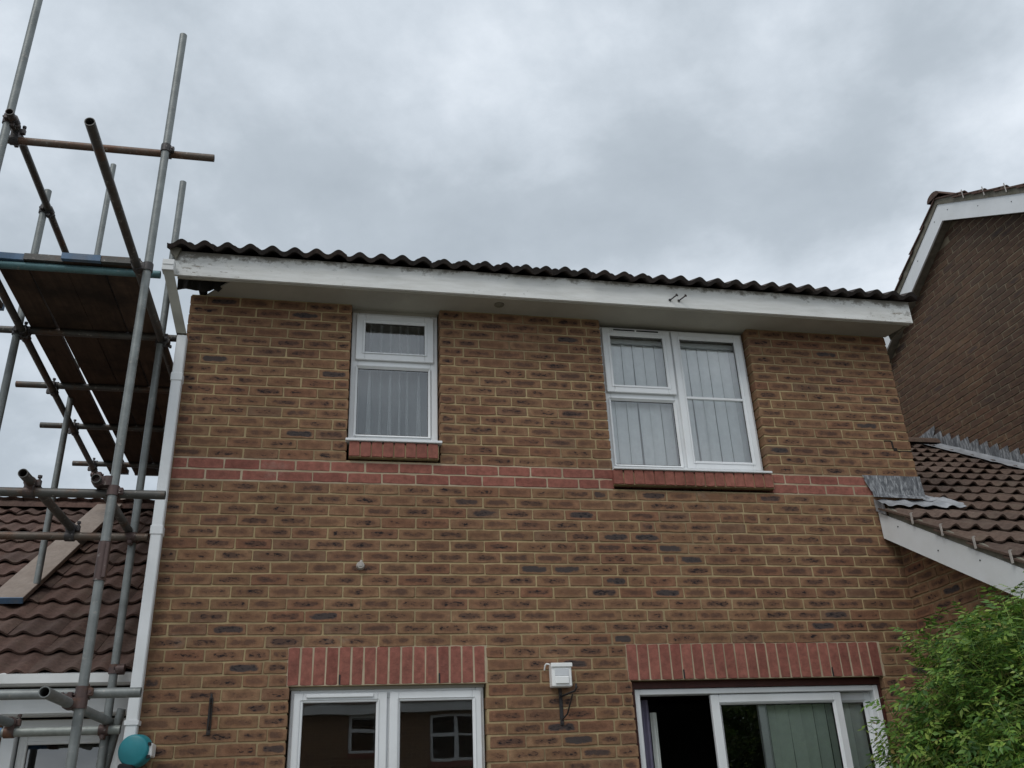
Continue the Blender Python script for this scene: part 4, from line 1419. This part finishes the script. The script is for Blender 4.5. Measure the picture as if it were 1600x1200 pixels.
apron(lv, 5.36, 5.62, -0.14, 0.16, 0.034, 0.018)
apron(lv, 5.352, 5.47, 0.0, 0.36, 0.045, 0.012)
lv.build('lead_apron', M['lead_pale'], ex)
ln_ = MB()
lead_sheet(ln_, [(4.923, -0.02, 3.25), (4.924, -0.13, 3.185), (4.924, -0.13, 3.262), (4.923, -0.02, 3.345)], n=4)
ln_.build('lead_corner', M['lead'], ex)

# ================================================================== RIGHT: TALL GABLE HOUSE
gh = thing('gable_house', (XG + 2.5, 1.5, 0), 'tall dark stained brick gable house with white bargeboards beyond the low roof', 'house')
GY, GZ = 1.535, 7.16       # inner corner of the bargeboards
GS = 0.605
def gz_(y):
    return GZ - GS * abs(y - GY)
GW0, GW1 = -2.6, 5.7
gb = []
for b in lay_rows(0.0, GW1 - GW0, 3.3, 7.1, [], True):
    y = GW1 - (b[0] + b[1] / 2)
    if b[2] + b[3] < gz_(y) + 0.02:
        gb.append(b)
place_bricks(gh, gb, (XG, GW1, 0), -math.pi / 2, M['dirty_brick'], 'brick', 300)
mo = MB()
mo.prism([(XG + 0.006, GW0, 0), (XG + 0.006, GW1, 0), (XG + 0.006, GW1, gz_(GW1)), (XG + 0.006, GY, GZ), (XG + 0.006, GW0, gz_(GW0))], (0.09, 0, 0))
mo.box((XG + 0.1, GW0, 0), (XG + 5.0, GW0 + 0.1, gz_(GW0))); mo.box((XG + 0.1, GW1 - 0.1, 0), (XG + 5.0, GW1, gz_(GW1)))
mo.build('mortar', M['old_mortar'], gh)
BH = 0.22
ov = 0.10                # overhang of the verge
for sgn in (-1, 1):
    ye = GY + sgn * (4.35 if sgn > 0 else 4.3)
    bb = MB()
    bb.prism([(XG - ov - 0.02, GY, GZ), (XG - ov - 0.02, ye, gz_(ye)), (XG - ov - 0.02, ye, gz_(ye) + BH), (XG - ov - 0.02, GY, GZ + BH)], (0.02, 0, 0))
    bb.build('bargeboard', M['upvc'], gh)
    s_ = MB()
    s_.prism([(XG - ov, GY, GZ + 0.012), (XG - ov, ye, gz_(ye) + 0.012), (XG + 0.02, ye, gz_(ye) + 0.012), (XG + 0.02, GY, GZ + 0.012)], (0, 0, 0.01))
    s_.build('verge_soffit', M['verge'], gh)
    v_ = MB()
    v_.prism([(XG - ov - 0.03, GY, GZ + BH), (XG - ov - 0.03, ye, gz_(ye) + BH), (XG - ov - 0.03, ye, gz_(ye) + BH + 0.095), (XG - ov - 0.03, GY, GZ + BH + 0.095)], (0.12, 0, 0))
    v_.build('verge_mortar', M['verge'], gh)
GP = math.atan(GS)
tm_g = tile_meshes(M['tile_brown'], 'roof_tile', seg=10)
yt = GY - 4.45
tile_roof(gh, tm_g, XG - ov - 0.05, yt, gz_(yt) + BH + 0.075, 4, 16, GP, 0.32, nsingle=64, mat=M['tile_brown'])
yt2 = GY + 4.45
tile_roof(gh, tm_g, XG - ov - 0.05, yt2, gz_(yt2) + BH + 0.075, 4, 16, GP, 0.32, flip=True, nsingle=64, mat=M['tile_brown'])
d_ = MB()
d_.prism([(XG - 0.02, GY - 4.3, gz_(GY - 4.3) + BH + 0.03), (XG - 0.02, GY, GZ + BH + 0.03), (XG - 0.02, GY + 4.3, gz_(GY + 4.3) + BH + 0.03), (XG - 0.02, GY + 4.3, gz_(GY + 4.3)), (XG - 0.02, GY, GZ + 0.05), (XG - 0.02, GY - 4.3, gz_(GY - 4.3))], (5.0, 0, 0))
d_.build('roof_deck', M['tile_brown'], gh)
for i in range(3):
    r_ = MB()
    x = XG - ov - 0.06 + i * 0.42
    r_.grid([[Vector((e, GY + 0.11 * math.cos(t), GZ + BH + 0.075 + 0.075 * math.sin(t))) for t in [math.pi * k / 8 for k in range(9)]] for e in (x, x + 0.43)], smooth=True)
    r_.face([(x, GY + 0.11 * math.cos(t), GZ + BH + 0.075 + 0.075 * math.sin(t)) for t in [math.pi * k / 8 for k in range(9)]])
    r_.build('ridge_tile', M['tile_brown'], gh)
for k in range(1, 13):
    y = GY - 0.42 - (k - 1) * 0.275
    c_ = MB(); c_.box((XG - ov - 0.054, y - 0.007, gz_(y) + BH + 0.03), (XG - ov - 0.05, y + 0.007, gz_(y) + BH + 0.14), 0.001)
    c_.build('verge_clip', M['clip'], gh)
for sgn in (-1, 1):
    for k in range(7):
        y = GY + sgn * (0.12 + 0.42 * k)
        n_ = MB(); n_.tube((XG - ov - 0.023, y, gz_(y) + BH * 0.62), (XG - ov - 0.02, y, gz_(y) + BH * 0.62), 0.006, 8)
        n_.build('cap_nail', M['black_plastic'], gh)
# stepped lead flashing where the low roof runs into the gable
for k in range(38):
    y1 = y_r - 0.02 - k * 0.128
    y0 = y1 - 0.15
    zl1, zl0 = rz(y1) + 0.06, rz(y0) + 0.06
    zt = rz(y1) + 0.15
    s_ = MB()
    x = XG - 0.006 - 0.0012 * (k % 2)
    s_.prism([(x, y1, zl1), (x, y0, zl0), (x, y0 + 0.004, zt + 0.008), (x, y1 - 0.0, zt)], (-0.003, 0, 0))
    s_.build('step_flashing', M['lead'], gh)
s_ = MB()
s_.prism([(XG - 0.009, y_r + 0.42, rz(y_r) + 0.04), (XG - 0.009, y_r + 0.05, rz(y_r) + 0.06), (XG - 0.009, y_r - 0.06, rz(y_r) + 0.17), (XG - 0.009, y_r - 0.09, rz(y_r) + 0.24), (XG - 0.009, y_r + 0.4, rz(y_r) + 0.2)], (-0.004, 0, 0))
s_.build('ridge_flashing', M['lead'], gh)
ap = MB()
rows = []
for i in range(80):
    y = y_r - 5.1 * i / 79
    rows.append([Vector((XG - 0.005 - 0.22 * t, y, rz(y) + 0.062 + (0.02 if t == 0 else 0) + 0.008 * noise.noise(Vector((i * 0.6, t * 9, 0))))) for t in (0, 0.25, 0.5, 0.75, 1.0)])
ap.grid(rows, smooth=True)
ap.build('lead_apron', M['lead_pale'], ex)

# ================================================================== CLIMBING SHRUB
shrub = thing('climbing_shrub', (4.5, -1.5, 0), 'dense green climbing shrub with feathery leaves in front of the patio door', 'shrub')
def leaflet(mb, p, d, n, L, w):
    d = d.normalized(); s = d.cross(n).normalized(); n = s.cross(d)
    a = p + d * L * 0.38 + s * w * 0.5 - n * L * 0.02
    b = p + d * L * 0.38 - s * w * 0.5 - n * L * 0.02
    m1 = p + d * L * 0.42 - n * w * 0.14
    t = p + d * L - n * L * 0.16
    k = len(mb.v)
    mb.v += [tuple(p), tuple(a), tuple(t), tuple(b), tuple(m1)]
    for f in ((k, k + 4, k + 1), (k + 1, k + 4, k + 2), (k + 2, k + 4, k + 3), (k + 3, k + 4, k)):
        mb.f.append(f); mb.uv.append(None); mb.sm.append(False)
def twig(mb, a, b, r):
    d = (b - a).normalized(); u = d.orthogonal().normalized(); w = d.cross(u)
    k = len(mb.v)
    for c in (a, b):
        for t in (0, 2.09, 4.19):
            mb.v.append(tuple(c + (u * math.cos(t) + w * math.sin(t)) * r))
    for i in range(3):
        j = (i + 1) % 3
        mb.f.append((k + i, k + j, k + 3 + j, k + 3 + i)); mb.uv.append(None); mb.sm.append(False)
def sprig_geo(mb, T, rg, n=3, L=0.17):
    """a short shoot carrying pinnate leaves"""
    q = Vector((0, 0, 0)); d = Vector((rg.uniform(-0.25, 0.25), rg.uniform(-0.25, 0.25), 1)).normalized()
    for k in range(n):
        twig(mb, T(q), T(q + d * L / n), 0.0016)
        q = q + d * L / n
        d = (d + Vector((rg.uniform(-0.3, 0.3), rg.uniform(-0.3, 0.3), rg.uniform(-0.25, 0.1)))).normalized()
        az = rg.uniform(0, 6.28)
        for sd in (0, math.pi):
            ld_ = Vector((math.cos(az + sd), math.sin(az + sd), rg.uniform(0.1, 0.7))).normalized()
            sN = ld_.cross(Vector((0, 0, 1))).normalized()
            up = sN.cross(ld_)
            rl_ = rg.uniform(0.06, 0.1)
            twig(mb, T(q), T(q + ld_ * rl_ * 1.1 - Vector((0, 0, 0.05 * rl_))), 0.0011)
            for j in range(3):
                c = q + (ld_ * 1.1 - Vector((0, 0, 0.05))) * rl_ * (0.35 + 0.27 * j)
                for s2 in (-1, 1):
                    dd = (ld_ * 0.55 + sN * s2 + Vector((0, 0, rg.uniform(-0.35, 0.1))))
                    leaflet(mb, T(c), T(c + dd) - T(c), T(c + up) - T(c), rg.uniform(0.022, 0.04), rg.uniform(0.011, 0.017))
            c = q + ld_ * rl_ * 1.1 - Vector((0, 0, 0.05 * rl_))
            leaflet(mb, T(c), T(c + ld_ + Vector((0, 0, -0.3))) - T(c), T(c + up) - T(c), rg.uniform(0.032, 0.048), rg.uniform(0.014, 0.019))
rg = random.Random(21)
sprigs = []
for i in range(10):
    mb = MB(); sprig_geo(mb, lambda p: Vector(p), rg); sprigs.append(mb.mesh('sprig', M['leaf'], recalc=False))
CEN = Vector((4.77, -1.47, 1.0))
def shrub_r(d):
    """radius of the shrub in direction d: an uneven, lumpy mound"""
    e = 1 / math.sqrt((d.x / 1.03) ** 2 + (d.y / 0.8) ** 2 + (d.z / 1.2) ** 2)
    return e * (1 + 0.26 * noise.noise(d * 2.6 + Vector((3, 1, 7))) + 0.2 * noise.noise(d * 6.0) - 0.1 * max(0.0, -d.x) * max(0.0, d.z) * 2)
cands = []
for i in range(5200):
    d = Vector((rg.gauss(0, 1), rg.gauss(0, 1), rg.gauss(0, 1))).normalized()
    f = 1 - abs(rg.gauss(0, 0.16))
    p = CEN + d * shrub_r(d) * f
    if p.x > 5.03 or p.z < 0.1:
        continue
    if p.y > -0.08:
        continue
    cands.append((p, d, f))
for i in range(120):        # loose upright shoots standing clear of the mound
    d = Vector((rg.gauss(-0.2, 0.7), rg.gauss(-0.3, 0.6), rg.uniform(0.5, 1.2))).normalized()
    p = CEN + d * shrub_r(d) * rg.uniform(0.98, 1.13)
    if p.x < 5.0 and p.y < -0.1:
        cands.append((p, Vector((d.x * 0.3, d.y * 0.3, 1)), 1.0))
def vis_key(c):
    u, v, dz = proj(c[0])
    ok = -20 < u < 1620 and -20 < v < 1220 and c[1].dot(CAM - CEN) > -0.4
    return dz - c[2] * 3 if ok else dz + 100
cands.sort(key=vis_key)
rest = MB()
for i, (p, d, f) in enumerate(cands):
    up = (d * 0.8 + Vector((rg.uniform(-0.5, 0.5), rg.uniform(-0.5, 0.5), rg.uniform(0.1, 0.9)))).normalized()
    q = up.to_track_quat('Z', 'Y')
    s = rg.choice((0.7, 0.85, 1.0, 1.15, 1.35)) * (1.0 if f > 0.9 else 0.8)
    if i < 295:
        o = link('sprig', rg.choice(sprigs), shrub, p)
        o.rotation_mode = 'QUATERNION'; o.rotation_quaternion = q; o.scale = (s, s, s)
    else:
        Tm = Matrix.Translation(p) @ q.to_matrix().to_4x4() @ Matrix.Scale(s, 4)
        sprig_geo(rest, lambda c, Tm=Tm: Tm @ Vector(c), rg, 2)
rest.build('foliage', M['leaf'], shrub, recalc=False, kind='stuff')
# long wandering tendrils above the mound
for i in range(70):
    a = rg.uniform(2.2, 5.2)
    d = Vector((math.cos(a) * rg.uniform(0.3, 0.9), math.sin(a) * 0.6, rg.uniform(0.5, 1.2))).normalized()
    p = CEN + d * shrub_r(d) * 0.92
    if p.x > 4.98:
        continue
    pts = [p]
    dd = (d + Vector((rg.uniform(-0.3, 0.3), rg.uniform(-0.3, 0.3), 0.5))).normalized()
    for k in range(rg.randint(3, 7)):
        p = p + dd * 0.045
        dd = (dd + Vector((rg.uniform(-0.45, 0.45), rg.uniform(-0.3, 0.3), rg.uniform(-0.35, 0.25)))).normalized()
        pts.append(p)
    mb = MB(); mb.path(pts, 0.0026, 5)
    sh = mb.build('tendril', M['stem'], shrub)
    lf = MB()
    for k, q in enumerate(pts[1:]):
        for s2 in (-1, 1):
            leaflet(lf, q, Vector((s2 * rg.uniform(0.5, 1), rg.uniform(-0.6, 0.6), rg.uniform(-0.2, 0.6))), Vector((0, -0.3, 1)), rg.uniform(0.02, 0.04), rg.uniform(0.008, 0.014))
    lf.build('tendril_leaves', M['leaf'], sh, recalc=False)
mb = MB()
for i in range(9):
    p = Vector((4.85 + rg.uniform(-0.1, 0.12), -1.2 + rg.uniform(-0.2, 0.2), -0.05))
    pts = [p]
    for k in range(7):
        p = p + Vector((rg.uniform(-0.1, 0.06), rg.uniform(-0.08, 0.08), 0.22)); pts.append(p)
    mb.path(pts, 0.012, 6)
mb.build('stems', M['bark'], shrub)

# ================================================================== BEHIND THE CAMERA (seen in the glass)
oh = thing('opposite_house', (3.0, -18, 0), 'brick house across the gardens, seen reflected in the kitchen window glass', 'house')
OY = -16.0
wl = MB()
oholes = [(1.66, 2.26, 2.55, 3.43), (3.5, 4.68, 2.33, 3.35)]
mortar_panels(wl, -0.9, 7.5, -0.05, 3.46, oholes, lambda u, d, z: Vector((u, OY - d, z)))
wl.build('wall', M['far_brick'], oh)
for (x0, x1, z0, z1) in oholes:
    f_ = MB()
    t = 0.06
    f_.box((x0, OY - 0.1, z0), (x0 + t, OY - 0.04, z1)); f_.box((x1 - t, OY - 0.1, z0), (x1, OY - 0.04, z1))
    f_.box((x0 + t, OY - 0.1, z0), (x1 - t, OY - 0.04, z0 + t)); f_.box((x0 + t, OY - 0.1, z1 - t), (x1 - t, OY - 0.04, z1))
    zm = z0 + (z1 - z0) * 0.58
    xm = x0 + (x1 - x0) * 0.47
    if x1 - x0 > 1:
        f_.box((xm - 0.04, OY - 0.1, z0 + t), (xm + 0.04, OY - 0.04, z1 - t))
        f_.box((x0 + t, OY - 0.1, zm - 0.035), (xm - 0.04, OY - 0.04, zm + 0.035)); f_.box((xm + 0.04, OY - 0.1, zm - 0.02), (x1 - t, OY - 0.04, zm + 0.02))
    else:
        f_.box((x0 + t, OY - 0.1, zm - 0.04), (x1 - t, OY - 0.04, zm + 0.04))
    w_ = f_.build('window', M['upvc'], oh)
    p_ = MB(); p_.face([(x0, OY - 0.07, z0), (x1, OY - 0.07, z0), (x1, OY - 0.07, z1), (x0, OY - 0.07, z1)]); p_.build('pane', M['glass'], w_, recalc=False)
    p_ = MB(); p_.box((x0 - 0.02, OY - 0.02, z0 - 0.11), (x1 + 0.02, OY + 0.03, z0 - 0.005)); p_.build('brick_sill', M['red_brick'], w_)
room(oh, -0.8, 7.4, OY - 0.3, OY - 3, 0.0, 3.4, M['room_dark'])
f_ = MB(); f_.box((-1.0, OY + 0.22, 3.42), (7.6, OY + 0.26, 3.64)); f_.build('fascia', M['upvc_old'], oh)
f_ = MB(); f_.box((-1.0, OY, 3.42), (7.6, OY + 0.22, 3.44)); f_.build('soffit', M['soffit'], oh)
f_ = MB(); f_.prism([(-1.0, OY + 0.3, 3.64), (-1.0, OY - 3.5, 5.8), (-1.0, OY - 7.3, 3.64)], (8.6, 0, 0)); f_.build('roof', M['tile_brown'], oh)

tree = thing('garden_tree', (9.0, -10.0, 0), 'broad leafy garden tree reflected in the patio door glass', 'tree')
tk = MB()
tk.tube((9, -10, -0.05), (9.05, -10, 2.0), 0.16, 10, r2=0.1)
for i in range(7):
    a = i * 0.9
    tk.tube((9.05, -10, 1.4 + i * 0.1), (9.05 + 1.3 * math.cos(a), -10 + 1.1 * math.sin(a), 2.6 + 0.25 * (i % 3)), 0.06, 6, r2=0.015)
tk.build('trunk', M['bark'], tree)
cw = MB()
for i in range(6500):
    d = Vector((rg.gauss(0, 1), rg.gauss(0, 1), rg.gauss(0, 1))).normalized()
    rr = (1 + 0.35 * noise.noise(d * 2.5)) * (1 - abs(rg.gauss(0, 0.22)))
    p = Vector((9, -10, 2.3)) + Vector((d.x * 2.6, d.y * 1.6, d.z * 1.9)) * rr
    if p.z < 0.2:
        continue
    leaflet(cw, p, Vector((rg.gauss(0, 1), rg.gauss(0, 1), rg.gauss(0, 0.6))), Vector((rg.gauss(0, 0.4), rg.gauss(0, 0.4), 1)), rg.uniform(0.14, 0.24), rg.uniform(0.08, 0.12))
cw.build('crown', M['leaf'], tree, recalc=False)
